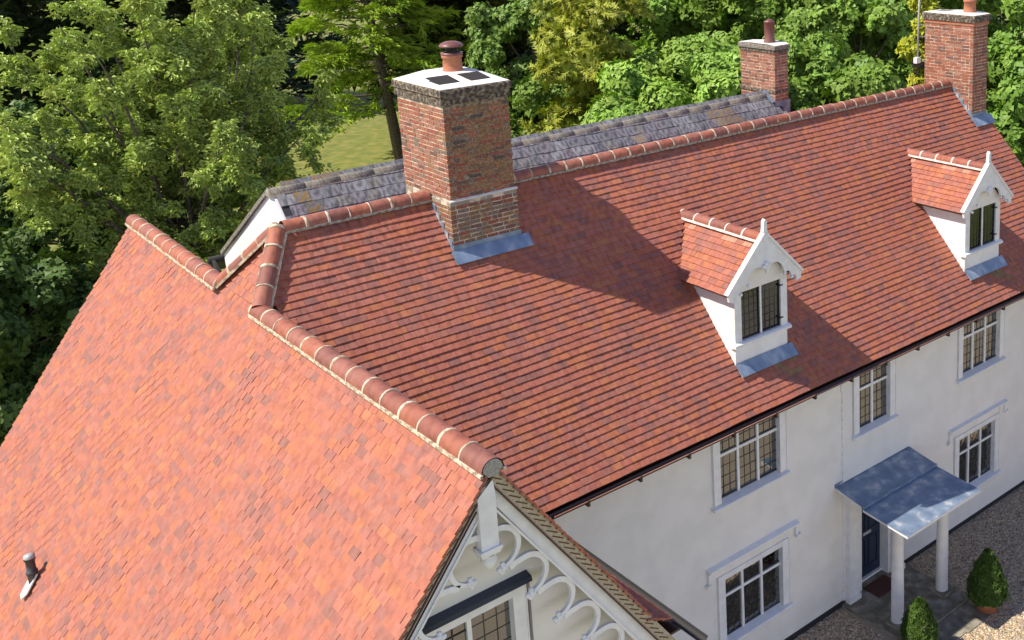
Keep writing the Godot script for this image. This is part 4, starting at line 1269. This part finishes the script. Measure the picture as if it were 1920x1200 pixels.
# ---------------------------------------------------------------- porch
func build_porch(house: Node) -> void:
	var p := node("porch", house)
	tag(p, "open porch with blue grey lead roof on two white columns")
	# lead roof: two bays with a welt across the middle, front bay lower by a step
	var xl := 8.84
	var xr := 11.02
	var prof := [[0.0, 2.60], [0.35, 2.535], [0.70, 2.475]]
	var prof2 := [[0.70, 2.435], [1.1, 2.40], [1.45, 2.37], [1.76, 2.352]]
	for i in 2:
		var pr: Array = [prof, prof2][i]
		var st := S(true)
		for k in pr.size() - 1:
			var a: Array = pr[k]
			var b: Array = pr[k + 1]
			quad(st, Vector3(xl, a[1], a[0]), Vector3(xr, a[1], a[0]), Vector3(xr, b[1], b[0]), Vector3(xl, b[1], b[0]), Vector3.UP)
		part("lead_bay", done(st), M.lead_roof, p)
	var st := S()
	bar(st, Vector3(xl - 0.004, 2.462, 0.7), Vector3(xr + 0.004, 2.462, 0.7), 0.045, 0.045, Vector3.BACK)
	part("lead_welt", done(st), M.lead_roof, p)
	part("lead_upstand", boxm(Vector3(xl, 2.58, 0.001), Vector3(xr, 2.66, 0.012)), M.lead_roof, p)
	st = S()
	for k in 2:
		var pr: Array = [prof, prof2][k]
		var n: int = pr.size() - 1
		var poly := PackedVector2Array()
		for v in pr: poly.append(Vector2(v[0] + (0.002 if k == 1 and v[0] == 0.7 else 0.0), v[1] - 0.006))
		poly.append(Vector2(pr[n][0], pr[n][1] - 0.05))
		poly.append(Vector2(pr[0][0] + (0.002 if k == 1 else 0.0), pr[0][1] - 0.05))
		prism(st, poly, Vector3(xl + 0.006, 0, 0), Vector3.BACK, Vector3.UP, Vector3(xr - xl - 0.012, 0, 0))
	part("roof_edge", done(st), M.paint, p)
	st = S()
	box(st, Vector3(9.2, 2.2, 1.02), Vector3(10.83, 2.335, 1.24))
	box(st, Vector3(9.22, 2.2, 0.05), Vector3(9.42, 2.33, 1.018))
	box(st, Vector3(10.6, 2.2, 0.05), Vector3(10.8, 2.33, 1.018))
	part("beam", done(st), M.paint, p)
	for x in [9.335, 10.685]:
		st = S(true)
		lathe(st, [Vector2(0.125, 0.1), Vector2(0.12, 0.16), Vector2(0.118, 0.9), Vector2(0.106, 2.08), Vector2(0.12, 2.09), Vector2(0.12, 2.11), Vector2(0.108, 2.12), Vector2(0.125, 2.15), Vector2(0.145, 2.17), Vector2(0.145, 2.2)], Vector3(x, 0, 1.13), 28)
		part("column", done(st), M.paint, p)
		st = S()
		prism(st, PackedVector2Array([Vector2(-0.2, -0.19), Vector2(0.19, -0.2), Vector2(0.21, 0.18), Vector2(-0.18, 0.2)]), Vector3(x, 0.1, 1.13), Vector3.RIGHT, Vector3.BACK, Vector3(0, -0.06, 0))
		part("column_base", done(st), M.flag, p)
	for x in [9.12, 10.46]:
		st = S()
		box(st, Vector3(x, 0.16, 0.0), Vector3(x + 0.26, 2.5, 0.13))
		box(st, Vector3(x - 0.03, 0.05, -0.002), Vector3(x + 0.29, 0.16, 0.16))
		part("pilaster", done(st), M.paint, p)
	# door in its recess
	var d := node("front_door", house)
	var z := -0.2
	st = S()
	box(st, Vector3(9.58, 0.1, z - 0.04), Vector3(10.37, 2.2, z))
	for e in [[9.66, 9.93, 0.3, 0.95], [10.02, 10.29, 0.3, 0.95], [9.66, 9.93, 1.1, 1.95], [10.02, 10.29, 1.1, 1.95]]:
		for f in [[e[0], e[1], e[2], e[2] + 0.03], [e[0], e[1], e[3] - 0.03, e[3]], [e[0], e[0] + 0.03, e[2] + 0.03, e[3] - 0.03], [e[1] - 0.03, e[1], e[2] + 0.03, e[3] - 0.03]]:
			box(st, Vector3(f[0], f[2], z - 0.01), Vector3(f[1], f[3], z + 0.018))
	part("door_leaf", done(st), M.navy, d)
	part("letter_plate", boxm(Vector3(9.86, 1.02, z), Vector3(10.09, 1.08, z + 0.012)), M.pale_metal, d)
	st = S(true)
	tube(st, [Vector3(9.975, 1.5, z), Vector3(9.975, 1.5, z + 0.05)], [0.03, 0.035], 10)
	part("knocker", done(st), M.pale_metal, d)
	st = S()
	box(st, Vector3(9.5, 0.05, z - 0.05), Vector3(9.58, 2.28, 0.02))
	box(st, Vector3(10.37, 0.05, z - 0.05), Vector3(10.45, 2.28, 0.02))
	box(st, Vector3(9.58, 2.2, z - 0.05), Vector3(10.37, 2.28, 0.02))
	box(st, Vector3(9.58, 0.06, z - 0.06), Vector3(10.37, 0.105, z + 0.06))
	part("door_frame", done(st), M.paint, d)

# ---------------------------------------------------------------- plants
func leaf_blade(st: SurfaceTool, at: Vector3, dir: Vector3, up: Vector3, l: float, w: float, droop: float, col: Color) -> void:
	st.set_color(col)
	var s := dir.cross(up).normalized() * w * 0.5
	var m := at + dir * l * 0.45 + up * 0.06 * l
	var e := at + dir * l - up * droop * l
	var lift := up * w * 0.16
	# two halves folded along the midrib
	st.add_vertex(at); st.add_vertex(m + s + lift); st.add_vertex(e)
	st.add_vertex(at); st.add_vertex(e); st.add_vertex(m - s + lift)

func leaf_cluster(seed_: int, n: int, spread: float, l: float, w: float, droop: float, single := false) -> ArrayMesh:
	var r := RandomNumberGenerator.new()
	r.seed = seed_
	var st := S()
	for i in n:
		var a := r.randf() * TAU
		var el := r.randf_range(-0.45, 0.4)
		var d := Vector3(cos(a) * cos(el), sin(el), sin(a) * cos(el))
		var up := Vector3(r.randf_range(-0.35, 0.35), 1.0, r.randf_range(-0.35, 0.35)).normalized()
		if absf(d.dot(up)) > 0.9: up = Vector3(1, 0.2, 0).normalized()
		up = (up - d * up.dot(d)).normalized()
		var o := Vector3(r.randf_range(-1, 1), r.randf_range(-0.7, 0.7), r.randf_range(-1, 1)) * spread
		var f := r.randf_range(0.8, 1.15)
		if single:        # far leaves: one kite-shaped face each
			st.set_color(Color(f, f, f))
			var sd := d.cross(up).normalized() * w * r.randf_range(0.5, 0.75)
			var ll := l * r.randf_range(0.7, 1.2)
			st.add_vertex(o - sd); st.add_vertex(o + sd); st.add_vertex(o + d * ll - up * droop * ll * 0.4)
			continue
		leaf_blade(st, o, d, up, l * r.randf_range(0.7, 1.2), w * r.randf_range(0.8, 1.15), droop * r.randf_range(0.3, 1.3), Color(f, f, f))
	return done(st)

func spray(seed_: int, n: int, l: float, w: float, single := false) -> ArrayMesh:       # a flat, drooping conifer spray pointing along +z
	var r := RandomNumberGenerator.new()
	r.seed = seed_
	var st := S()
	for i in n:
		var t := r.randf()
		var a := r.randf_range(-1.1, 1.1)
		var d := Vector3(sin(a), r.randf_range(-0.35, 0.3), cos(a)).normalized()
		var up := Vector3(0, 1, 0)
		up = (up - d * up.dot(d)).normalized()
		var o := Vector3(r.randf_range(-0.12, 0.12), r.randf_range(-0.06, 0.06), t) * l
		var f := r.randf_range(0.8, 1.2)
		if single:
			st.set_color(Color(f, f, f))
			var sd := d.cross(up).normalized() * w * 0.6
			st.add_vertex(o - sd); st.add_vertex(o + sd); st.add_vertex(o + d * l * r.randf_range(0.35, 0.6))
			continue
		leaf_blade(st, o, d, up, l * r.randf_range(0.35, 0.6), w, 0.15, Color(f, f, f))
	return done(st)

func scatter(list: Array, mesh: Mesh, m: Material, called: String, parent: Node) -> void:     # list of [Transform3D, Color]
	var mm := MultiMesh.new()
	mm.transform_format = MultiMesh.TRANSFORM_3D
	mm.use_colors = true
	mm.mesh = mesh
	mm.instance_count = list.size()
	for i in list.size():
		mm.set_instance_transform(i, list[i][0])
		mm.set_instance_color(i, list[i][1])
	var mi := MultiMeshInstance3D.new()
	mi.multimesh = mm
	mi.material_override = m
	put(mi, called, parent)

func tinted(mesh: Mesh, c: Color) -> ArrayMesh:
	var a := mesh.surface_get_arrays(0)
	var cols: PackedColorArray = a[Mesh.ARRAY_COLOR]
	for i in cols.size(): cols[i] = Color(cols[i].r * c.r, cols[i].g * c.g, cols[i].b * c.b)
	a[Mesh.ARRAY_COLOR] = cols
	var o := ArrayMesh.new()
	o.add_surface_from_arrays(Mesh.PRIMITIVE_TRIANGLES, a)
	return o

# foliage joined into one mesh; each entry is [Transform3D, tone], the tones being a dozen leaf colours
func crown(list: Array, mesh: Mesh, cols: Array, m: Material, called: String, parent: Node) -> void:
	var ms := []
	for c in cols: ms.append(tinted(mesh, c))
	var st := SurfaceTool.new()
	for e in list: st.append_from(ms[e[1]], 0, e[0])
	part(called, st.commit(), m, parent)

func leaf_tones(c: Color, v: float, n := 14) -> Array:
	var o := []
	for i in n: o.append(tint(c, v))
	return o

func rand_dir() -> Vector3:
	while true:
		var v := Vector3(jit(1), jit(1), jit(1))
		var l := v.length()
		if l < 1.0 and l > 0.05: return v / l
	return Vector3.UP

func facing(n: Vector3) -> Basis:       # a random turn whose up leans along n
	var up := (n + rand_dir() * 0.45).normalized()
	var x := up.cross(rand_dir()).normalized()
	return Basis(x, up, x.cross(up)) * Basis(Vector3.UP, rng.randf() * TAU)

func tint(c: Color, v: float) -> Color:
	var f := 1.0 + jit(v)
	var h := jit(v * 0.25)
	return Color(maxf(c.r * (f + h), 0.0), c.g * f, maxf(c.b * (f - h), 0.0))

# a broad-leaved tree: lobes of foliage on limbs
func broad_tree(called: String, label: String, at: Vector3, h: float, w: float, low: float, lobes: int, lobe_r: float, per: int, col: Color, mesh: Mesh, scale: float, seed_: int, group := "trees behind the house") -> void:
	rng.seed = seed_
	var t := node(called, self, at)
	tag(t, label, "tree", group)
	var st := S(true)
	var lean := Vector3(jit(0.4), 0, jit(0.4))
	var fork := Vector3(0, low + (h - low) * 0.25, 0) + lean * 0.4
	tube(st, [Vector3(0, -0.1, 0), fork * 0.5 + lean * 0.1, fork, Vector3(0, h * 0.82, 0) + lean], [minf(0.028 * h, 0.04 * w + 0.02), minf(0.022 * h, 0.03 * w), minf(0.017 * h, 0.02 * w), 0.004 * h], 8)
	var list := []
	var mid := (low + h) * 0.5
	var hh := (h - low) * 0.5
	var away := Vector3(at.x - CAM.x, 0, at.z - CAM.z).normalized()
	for i in lobes:
		var d := rand_dir()
		var rr := pow(rng.randf(), 0.45)
		var c := Vector3(d.x * w * 0.5 * rr, mid + d.y * hh * rr, d.z * w * 0.5 * rr)
		if i == 0: c = Vector3(0, h - lobe_r * 0.6, 0)
		var r := lobe_r * rng.randf_range(0.65, 1.25)
		# limb to the lobe
		var s0 := fork.lerp(Vector3(0, h * 0.8, 0) + lean, clampf((c.y - low) / (h - low) * 0.8, 0.0, 0.9))
		tube(st, [s0, s0.lerp(c, 0.5) + Vector3(0, -0.1 * r, 0), c], [0.006 * h, 0.004 * h, 0.0015 * h], 5, false)
		var lc := rng.randi_range(0, 9)
		var subs := []
		for k in 7: subs.append([rand_dir() * r * rng.randf_range(0.35, 0.8), r * rng.randf_range(0.3, 0.62)])
		for k in per:
			var n := rand_dir()
			if n.y < -0.35: n.y = -n.y
			var sb: Array = subs[rng.randi() % 7]
			var so: Vector3 = sb[0]
			var q: Vector3 = c + Vector3(so.x, so.y * 0.8, so.z) + Vector3(n.x, n.y * 0.75, n.z) * sb[1] * (rng.randf_range(0.7, 1.25) if rng.randf() < 0.85 else rng.randf_range(0.2, 0.8))
			if q.dot(away) > w * 0.2: continue        # the far side of the crown is never in view
			var b := facing((n + Vector3(-0.1, 0.3, 0)).normalized()) * Basis.from_scale(Vector3.ONE * scale * rng.randf_range(0.7, 1.3))
			list.append([Transform3D(b, q), lc + rng.randi_range(0, 4)])
	part("trunk", done(st), M.bark, t)
	crown(list, mesh, leaf_tones(col, 0.24), M.leaf, "crown", t)

# a conifer: tiers of boughs carrying flat sprays
func conifer(called: String, label: String, at: Vector3, h: float, w: float, low: float, boughs: int, per: int, col: Color, mesh: Mesh, scale: float, rise: float, lean: Vector3, seed_: int, power := 1.0, group := "trees behind the house") -> void:
	rng.seed = seed_
	var t := node(called, self, at)
	tag(t, label, "tree", group)
	var st := S(true)
	tube(st, [Vector3(0, -0.1, 0), Vector3(0, h * 0.35, 0) + lean * 0.35, Vector3(0, h, 0) + lean], [0.021 * h, 0.016 * h, 0.002 * h], 8)
	var list := []
	for i in boughs:
		var f := pow((i + rng.randf()) / boughs, 0.9)
		var y := lerpf(low, h * 0.98, f)
		var reach := w * 0.5 * pow(1.0 - f, power) * rng.randf_range(0.65, 1.1) + 0.25
		var a := i * 2.399 + jit(0.5)
		var dir := Vector3(cos(a), rise + jit(0.12), sin(a))
		var s0 := Vector3(0, y, 0) + lean * (y / h)
		var tip := s0 + dir * reach
		var mid := s0.lerp(tip, 0.5) + Vector3(0, 0.08 * reach, 0)
		tube(st, [s0, mid, tip], [0.0045 * h, 0.003 * h, 0.001 * h], 5, false)
		var lc := rng.randi_range(0, 9)
		for k in per:
			var g := pow(rng.randf(), 0.6)
			var q := s0.lerp(mid, g * 2.0) if g < 0.5 else mid.lerp(tip, g * 2.0 - 1.0)
			q += Vector3(jit(1), jit(0.5), jit(1)) * reach * 0.16
			var d2 := (Vector3(dir.x, 0, dir.z).normalized() + Vector3(jit(0.8), jit(0.3) + rise * 0.8, jit(0.8))).normalized()
			var x := Vector3.UP.cross(d2).normalized()
			var b := Basis(x, d2.cross(x), d2) * Basis(Vector3.BACK, jit(0.6)) * Basis.from_scale(Vector3.ONE * scale * rng.randf_range(0.7, 1.3))
			list.append([Transform3D(b, q), lc + rng.randi_range(0, 4)])
	part("trunk", done(st), M.bark, t)
	crown(list, mesh, leaf_tones(col, 0.26), M.needle, "crown", t)

# the open-branched tree that stands nearest behind the wing
func open_tree(called: String, label: String, at: Vector3, h: float, w: float, low: float, limbs: int, twigs: int, per: int, col: Color, mesh: Mesh, scale: float, seed_: int) -> void:
	rng.seed = seed_
	var t := node(called, self, at)
	tag(t, label, "tree", "trees behind the house")
	var st := S(true)
	var f1 := Vector3(0.1, low * 0.75, 0)
	tube(st, [Vector3(0, -0.1, 0), Vector3(0.05, low * 0.4, 0.05), f1], [0.2, 0.16, 0.14], 10, false)
	var list := []
	var mid := low + (h - low) * 0.42
	for i in limbs:
		var a := i * 2.399 + jit(0.3)
		var el := rng.randf_range(0.15, 1.25)
		var d := Vector3(cos(a) * cos(el), sin(el), sin(a) * cos(el))
		var reach := Vector3(d.x * w * 0.5, d.y * (h - mid), d.z * w * 0.5)
		var tip := Vector3(0, mid, 0) + reach * rng.randf_range(0.85, 1.0)
		var k1 := f1.lerp(tip, 0.35) + Vector3(0, 0.4, 0) + rand_dir() * 0.25
		var k2 := f1.lerp(tip, 0.7) + Vector3(0, 0.35, 0) + rand_dir() * 0.3
		tube(st, [f1, k1, k2, tip], [0.085, 0.055, 0.032, 0.01], 7, false)
		for j in twigs:
			var g := rng.randf_range(0.18, 1.0)
			var s0 := f1.lerp(k1, g / 0.35) if g < 0.35 else (k1.lerp(k2, (g - 0.35) / 0.35) if g < 0.7 else k2.lerp(tip, (g - 0.7) / 0.3))
			var dd := (d + rand_dir() * 1.1 + Vector3(0, 0.1, 0)).normalized()
			var l := rng.randf_range(0.6, 1.5) * (1.15 - g * 0.4)
			var e := s0 + dd * l + Vector3(0, -0.1 * l, 0)
			var m := s0.lerp(e, 0.5) + Vector3(0, 0.1 * l, 0)
			tube(st, [s0, m, e], [0.02, 0.013, 0.005], 4, false)
			var lc := rng.randi_range(0, 9)
			for k in per:
				var gg := rng.randf_range(0.25, 1.05)
				var q := (s0.lerp(m, gg * 2.0) if gg < 0.5 else m.lerp(e, gg * 2.0 - 1.0)) + rand_dir() * rng.randf() * 0.26
				var b := facing(Vector3.UP) * Basis.from_scale(Vector3.ONE * scale * rng.randf_range(0.75, 1.25))
				list.append([Transform3D(b, q), lc + rng.randi_range(0, 4)])
	part("trunk", done(st), M.bark, t)
	crown(list, mesh, leaf_tones(col, 0.2), M.leaf, "crown", t)

func potted(at: Vector3, h: float, r: float, label: String, seed_: int) -> void:
	rng.seed = seed_
	var t := node("potted_shrub", self, at)
	tag(t, label, "potted shrub", "clipped shrubs in pots by the porch")
	var st := S(true)
	lathe(st, [Vector2(0.0, 0.0), Vector2(r * 0.55, 0.0), Vector2(r * 0.72, 0.2), Vector2(r * 0.8, 0.21), Vector2(r * 0.8, 0.26), Vector2(r * 0.7, 0.26), Vector2(r * 0.68, 0.22)], Vector3.ZERO, 22)
	part("pot", done(st), M.pot, t)
	st = S(true)
	lathe(st, [Vector2(r * 0.7, 0.225), Vector2(0.0, 0.235)], Vector3.ZERO, 18)
	part("soil", done(st), M.soil, t)
	st = S(true)
	tube(st, [Vector3(0, 0.2, 0), Vector3(0, h * 0.8, 0)], [0.03, 0.01], 7)
	part("stem", done(st), M.bark, t)
	var list := []
	var mesh := leaf_cluster(88, 12, 0.03, 0.045, 0.028, 0.1)
	for i in 3000:
		var f := rng.randf()
		var y := 0.26 + f * (h - 0.26)
		var rr := r * (sin(minf(f * 3.4 + 0.75, PI * 0.5)) * (1.0 - pow(f, 1.9)) + 0.02)
		rr *= 1.0 + jit(0.09) + 0.07 * sin(y * 13.0 + seed_) * sin(y * 5.0)
		var a := rng.randf() * TAU
		var g := 1.0 if rng.randf() < 0.7 else sqrt(rng.randf())
		var q := Vector3(cos(a) * rr * g, y, sin(a) * rr * g)
		if rng.randf() < 0.05: q += Vector3(cos(a), 0.6, sin(a)) * rng.randf() * 0.06
		list.append([Transform3D(facing(Vector3(cos(a), 0.5, sin(a))) * Basis.from_scale(Vector3.ONE * rng.randf_range(0.7, 1.35)), q), rng.randi_range(0, 13)])
	crown(list, mesh, leaf_tones(Color(0.06, 0.11, 0.016), 0.3), M.leaf, "foliage", t)

# ---------------------------------------------------------------- the scene
func _ready() -> void:
	rng.seed = 20240
	patch.seed = 44
	patch.frequency = 0.9
	cam_basis = Basis(Vector3.UP, -0.7699) * Basis(Vector3.RIGHT, -0.2183) * Basis(Vector3.BACK, -0.0183)
	var cam := Camera3D.new()
	cam.name = "camera"
	cam.transform = Transform3D(cam_basis, CAM)
	var near := 0.1
	cam.set_frustum(near * 1200.0 / FOCAL, Vector2((960.0 - CENTRE.x) / FOCAL, (CENTRE.y - 600.0) / FOCAL) * near, near, 600.0)
	add_child(cam)
	cam.current = true

	var sky_mat := ProceduralSkyMaterial.new()
	sky_mat.sky_top_color = Color(0.17, 0.27, 0.46)
	sky_mat.sky_horizon_color = Color(0.965, 0.97, 0.98)
	sky_mat.sky_curve = 0.18
	sky_mat.ground_bottom_color = Color(0.2, 0.22, 0.14)
	sky_mat.ground_horizon_color = Color(0.6, 0.65, 0.66)
	sky_mat.sky_energy_multiplier = 1.3
	sky_mat.ground_energy_multiplier = 1.0
	var sky := Sky.new()
	sky.sky_material = sky_mat
	var env := Environment.new()
	env.background_mode = Environment.BG_SKY
	env.sky = sky
	env.tonemap_mode = Environment.TONE_MAPPER_LINEAR
	env.tonemap_exposure = 1.45
	env.sdfgi_enabled = true
	env.ssao_enabled = true
	env.ssil_enabled = true
	var we := WorldEnvironment.new()
	we.name = "environment"
	we.environment = env
	add_child(we)
	var sun := DirectionalLight3D.new()
	sun.name = "sun"
	sun.light_energy = 1.55
	sun.light_color = Color(1.0, 0.965, 0.91)
	sun.light_angular_distance = 0.55
	sun.shadow_enabled = true
	sun.look_at_from_position(Vector3.ZERO, Vector3(0.559, -0.785, 0.267), Vector3.UP)
	add_child(sun)

	make_materials()
	M.lead_roof = M.lead.duplicate()
	M.lead_roof.albedo_color = Color(1.0, 1.0, 1.0)
	M.lead_roof.roughness = 0.42
	M.ridges = []
	for c in [[0.33, 0.105, 0.062], [0.38, 0.125, 0.072], [0.27, 0.088, 0.06], [0.31, 0.115, 0.082], [0.36, 0.13, 0.085], [0.24, 0.088, 0.066]]:
		var m: StandardMaterial3D = M.ridge.duplicate()
		m.albedo_color = lin(c[0], c[1], c[2])
		M.ridges.append(m)
	for t in TONES: tile_meshes.append(tile_mesh(t, TW - 0.004, 0.152, TT))
	tile_meshes.append(tile_mesh(Color.WHITE, TW - 0.004, 0.152, TT))

	# setting
	var st := S()
	quad(st, Vector3(-150, -0.01, -200), Vector3(250, -0.01, -200), Vector3(250, -0.01, 150), Vector3(-150, -0.01, 150), Vector3.UP)
	tag(part("lawn", done(st), M.lawn, self), "mown green lawn running back to the trees behind the house", "lawn", "", "structure")
	st = S()
	quad(st, Vector3(-9, 0.0, -0.05), Vector3(28, 0.0, -0.05), Vector3(28, 0.0, 13), Vector3(-9, 0.0, 13), Vector3.UP)
	tag(part("gravel_drive", done(st), M.gravel, self), "tan gravel drive in front of the cream house wall", "drive", "", "structure")
	var peb := S(true)
	lathe(peb, [Vector2(0, 0.6), Vector2(0.7, 0.35), Vector2(1, 0), Vector2(0, -0.3)], Vector3.ZERO, 6)
	var plist := []
	var pcol := [Color(0.5, 0.37, 0.22), Color(0.32, 0.22, 0.12), Color(0.62, 0.51, 0.36), Color(0.16, 0.11, 0.07), Color(0.42, 0.33, 0.23), Color(0.54, 0.39, 0.22)]
	for i in 42000:
		var q := Vector3(rng.randf_range(7.0, 17.0), 0.002, rng.randf_range(0.03, 3.6))
		if q.x > 8.9 and q.x < 10.9 and q.z < 2.2: continue
		var b := Basis(Vector3.UP, rng.randf() * TAU) * Basis.from_scale(Vector3(rng.randf_range(0.01, 0.03), rng.randf_range(0.008, 0.018), rng.randf_range(0.01, 0.024)))
		plist.append([Transform3D(b, q), tint(pcol[rng.randi() % 6], 0.35)])
	scatter(plist, done(peb), M.pebble, "gravel", self)
	tag(get_node("gravel"), "loose tan pebbles lying on the drive", "gravel", "", "stuff")
	# stone landing of the porch
	var pav := node("paving", self)
	tag(pav, "grey stone slabs under the porch columns", "paving", "", "structure")
	for s in [[9.0, 9.92, -0.15, 0.8], [9.925, 10.86, -0.15, 0.8], [9.0, 9.72, 0.805, 1.66], [9.725, 10.86, 0.805, 1.66]]:
		part("slab", boxm(Vector3(s[0], -0.05, s[2]), Vector3(s[1], 0.05 + jit(0.003), s[3])), M.flag, pav)
	for s in [[9.3, 10.05, 1.67, 2.2], [10.055, 10.78, 1.67, 2.24]]:
		part("slab", boxm(Vector3(s[0], -0.05, s[2]), Vector3(s[1], 0.02 + jit(0.003), s[3])), M.flag, pav)
	tag(part("doormat", boxm(Vector3(9.64, 0.052, 0.0), Vector3(10.26, 0.07, 0.42)), M.mat_fibre, self), "dark red brown mat on the stone landing before the blue door", "doormat")

	# the house
	var house := node("house", self)
	tag(house, "old cream rendered house with red tiled roofs, brick chimneys and white dormers", "house")
	build_walls(house)
	build_main_roof(house)
	build_wing_roof(house)
	build_gable(house)
	build_rear_range(house)
	build_chimneys(house)
	build_dormer(house, 7.36, "white gabled dormer between the large chimney and the porch")
	build_dormer(house, 13.82, "white gabled dormer near the far verge")
	build_porch(house)

	potted(Vector3(10.9, 0, 2.05), 1.22, 0.36, "clipped cone shrub in a terracotta pot beyond the porch columns", 61)
	potted(Vector3(9.0, 0.0, 1.92), 1.08, 0.32, "half sunlit clipped cone shrub before the nearer porch column", 62)
	plant_trees()

func plant_trees() -> void:
	var cherry := leaf_cluster(1, 19, 0.13, 0.145, 0.074, 0.4)
	var broad := leaf_cluster(2, 34, 0.18, 0.155, 0.11, 0.3, true)
	var fine := leaf_cluster(3, 38, 0.17, 0.12, 0.078, 0.2, true)
	var fan := spray(4, 14, 0.5, 0.06)
	var yew := spray(5, 22, 0.4, 0.05, true)
	var dim := spray(6, 14, 0.45, 0.08, true)
	var coarse := leaf_cluster(7, 14, 0.2, 0.26, 0.18, 0.3, true)
	open_tree("fruit_tree", "spreading light green tree with bare grey limbs behind the cross wing", Vector3(3.3, 0, -18.2), 11.4, 9.4, 4.2, 30, 15, 13, Color(0.44, 0.53, 0.14), cherry, 1.0, 101)
	conifer("larch_tree", "slender bright green tree with leaning bare trunk on the lawn", Vector3(19.9, 0, -41.6), 15.0, 9.0, 2.6, 70, 36, Color(0.303, 0.420, 0.045), fan, 1.5, -0.02, Vector3(-1.6, 0, -0.4), 102, 0.6)
	conifer("yew_tree", "dark olive yew behind the large chimney", Vector3(26.5, 0, -44.5), 16.0, 13.0, 0.3, 90, 60, Color(0.117, 0.130, 0.032), yew, 2.2, 0.25, Vector3.ZERO, 103, 0.5)
	broad_tree("sycamore_tree", "mid green broadleaf tree between the large chimney and the golden conifer", Vector3(19.2, 0, -27.0), 9.4, 6.5, 1.0, 34, 1.15, 170, Color(0.174, 0.273, 0.050), broad, 1.15, 104)
	broad_tree("golden_conifer", "olive yellow conifer rising behind the slate roof", Vector3(19.4, 0, -23.2), 11.0, 5.6, 0.3, 44, 0.95, 150, Color(0.36, 0.4, 0.05), yew, 1.1, 105)
	broad_tree("maple_tree", "bright feathery green tree just left of the slate roof chimney", Vector3(21.2, 0, -18.6), 8.0, 8.6, 1.0, 42, 1.15, 190, Color(0.267, 0.420, 0.068), fine, 1.5, 106)
	broad_tree("beech_tree", "tall green tree above the bright feathery one", Vector3(29.0, 0, -28.0), 14.0, 9.5, 1.5, 46, 1.5, 170, Color(0.198, 0.336, 0.045), broad, 1.5, 107)
	broad_tree("beech_tree", "tall green tree behind the slate roof chimney pot", Vector3(31.0, 0, -22.5), 13.5, 9.0, 1.0, 46, 1.45, 170, Color(0.186, 0.304, 0.045), broad, 1.5, 108)
	broad_tree("ash_tree", "leafy green tree between the slate roof chimney and the far chimney", Vector3(27.2, 0, -16.2), 9.6, 8.2, 0.5, 44, 1.2, 190, Color(0.198, 0.325, 0.054), broad, 1.25, 109)
	broad_tree("beech_tree", "tall green tree behind the aerial mast", Vector3(35.5, 0, -19.5), 14.0, 10.0, 0.5, 46, 1.5, 170, Color(0.174, 0.294, 0.041), broad, 1.5, 110)
	broad_tree("golden_shrub", "tall shrub with yellow leaves beside the far chimney", Vector3(21.0, 0, -7.9), 10.5, 1.3, 7.4, 14, 0.32, 40, Color(0.36, 0.38, 0.03), fine, 1.0, 111)
	broad_tree("beech_tree", "green tree right of the far chimney", Vector3(24.3, 0, -4.2), 12.0, 6.5, 0.5, 46, 1.1, 170, Color(0.186, 0.315, 0.050), broad, 1.1, 112)
	broad_tree("hazel_bush", "low dark bush below the far verge", Vector3(22.0, 0, -0.5), 6.2, 6.0, 0.0, 30, 1.1, 150, Color(0.128, 0.210, 0.045), broad, 1.1, 113)
	broad_tree("boundary_tree", "green tree across the drive, mirrored in the dormer panes", Vector3(23, 0, 15.5), 9.0, 9.0, 0.2, 40, 1.5, 70, Color(0.05, 0.07, 0.02), coarse, 1.8, 114, "")
	broad_tree("boundary_tree", "green tree across the drive, mirrored in the far dormer's panes", Vector3(31, 0, 16), 9.0, 9.0, 0.2, 40, 1.5, 70, Color(0.05, 0.07, 0.02), coarse, 1.8, 115, "")
	# the dark wood behind the lawn
	var k := 0
	for p in [[-6, -56, "leftmost"], [1.5, -60, ""], [8.0, -64, ""], [15.5, -65, ""], [20.5, -62, ""], [31, -52, ""], [38, -46, ""], [44, -38, ""], [48, -28, ""], [46, -14, ""]]:
		var where: String = ["dark evergreen at the corner of the picture behind the spreading tree", "dark blue green evergreen behind the spreading tree's left limbs", "dark evergreen directly behind the spreading tree's top", "shaded evergreen behind the spreading tree's right limbs", "shaded blue evergreen between the spreading tree and the larch", "dark evergreen behind the yew", "dark evergreen behind the golden conifer's top", "dark evergreen behind the beeches over the slate roof", "dark evergreen behind the trees by the mast", "dark evergreen behind the tree at the far gable"][k]
		conifer("evergreen_tree", where, Vector3(p[0], 0, p[1]), 17.0 + jit(2), 10.0, 0.2, 70, 46, Color(0.1, 0.14, 0.05) if k != 4 else Color(0.093, 0.147, 0.102), dim, 2.6, 0.05, Vector3.ZERO, 200 + k, 0.6)
		k += 1
	for b in [[-1.5, -17.0, 6.0, 5.0, "dark leafy bush under the spreading tree by the wing's rear verge"], [-3.5, -22.0, 8.0, 7.0, "dark leafy tree at the picture's edge below the spreading tree"], [1.0, -27.0, 7.0, 7.0, "shaded bush farther back under the spreading tree"]]:
		broad_tree("leafy_bush", b[4], Vector3(b[0], 0, b[1]), b[2], b[3], 0.1, 34, 1.05, 95, Color(0.105, 0.179, 0.045), broad, 1.0, 300 + int(b[2] * 10 + b[0]))
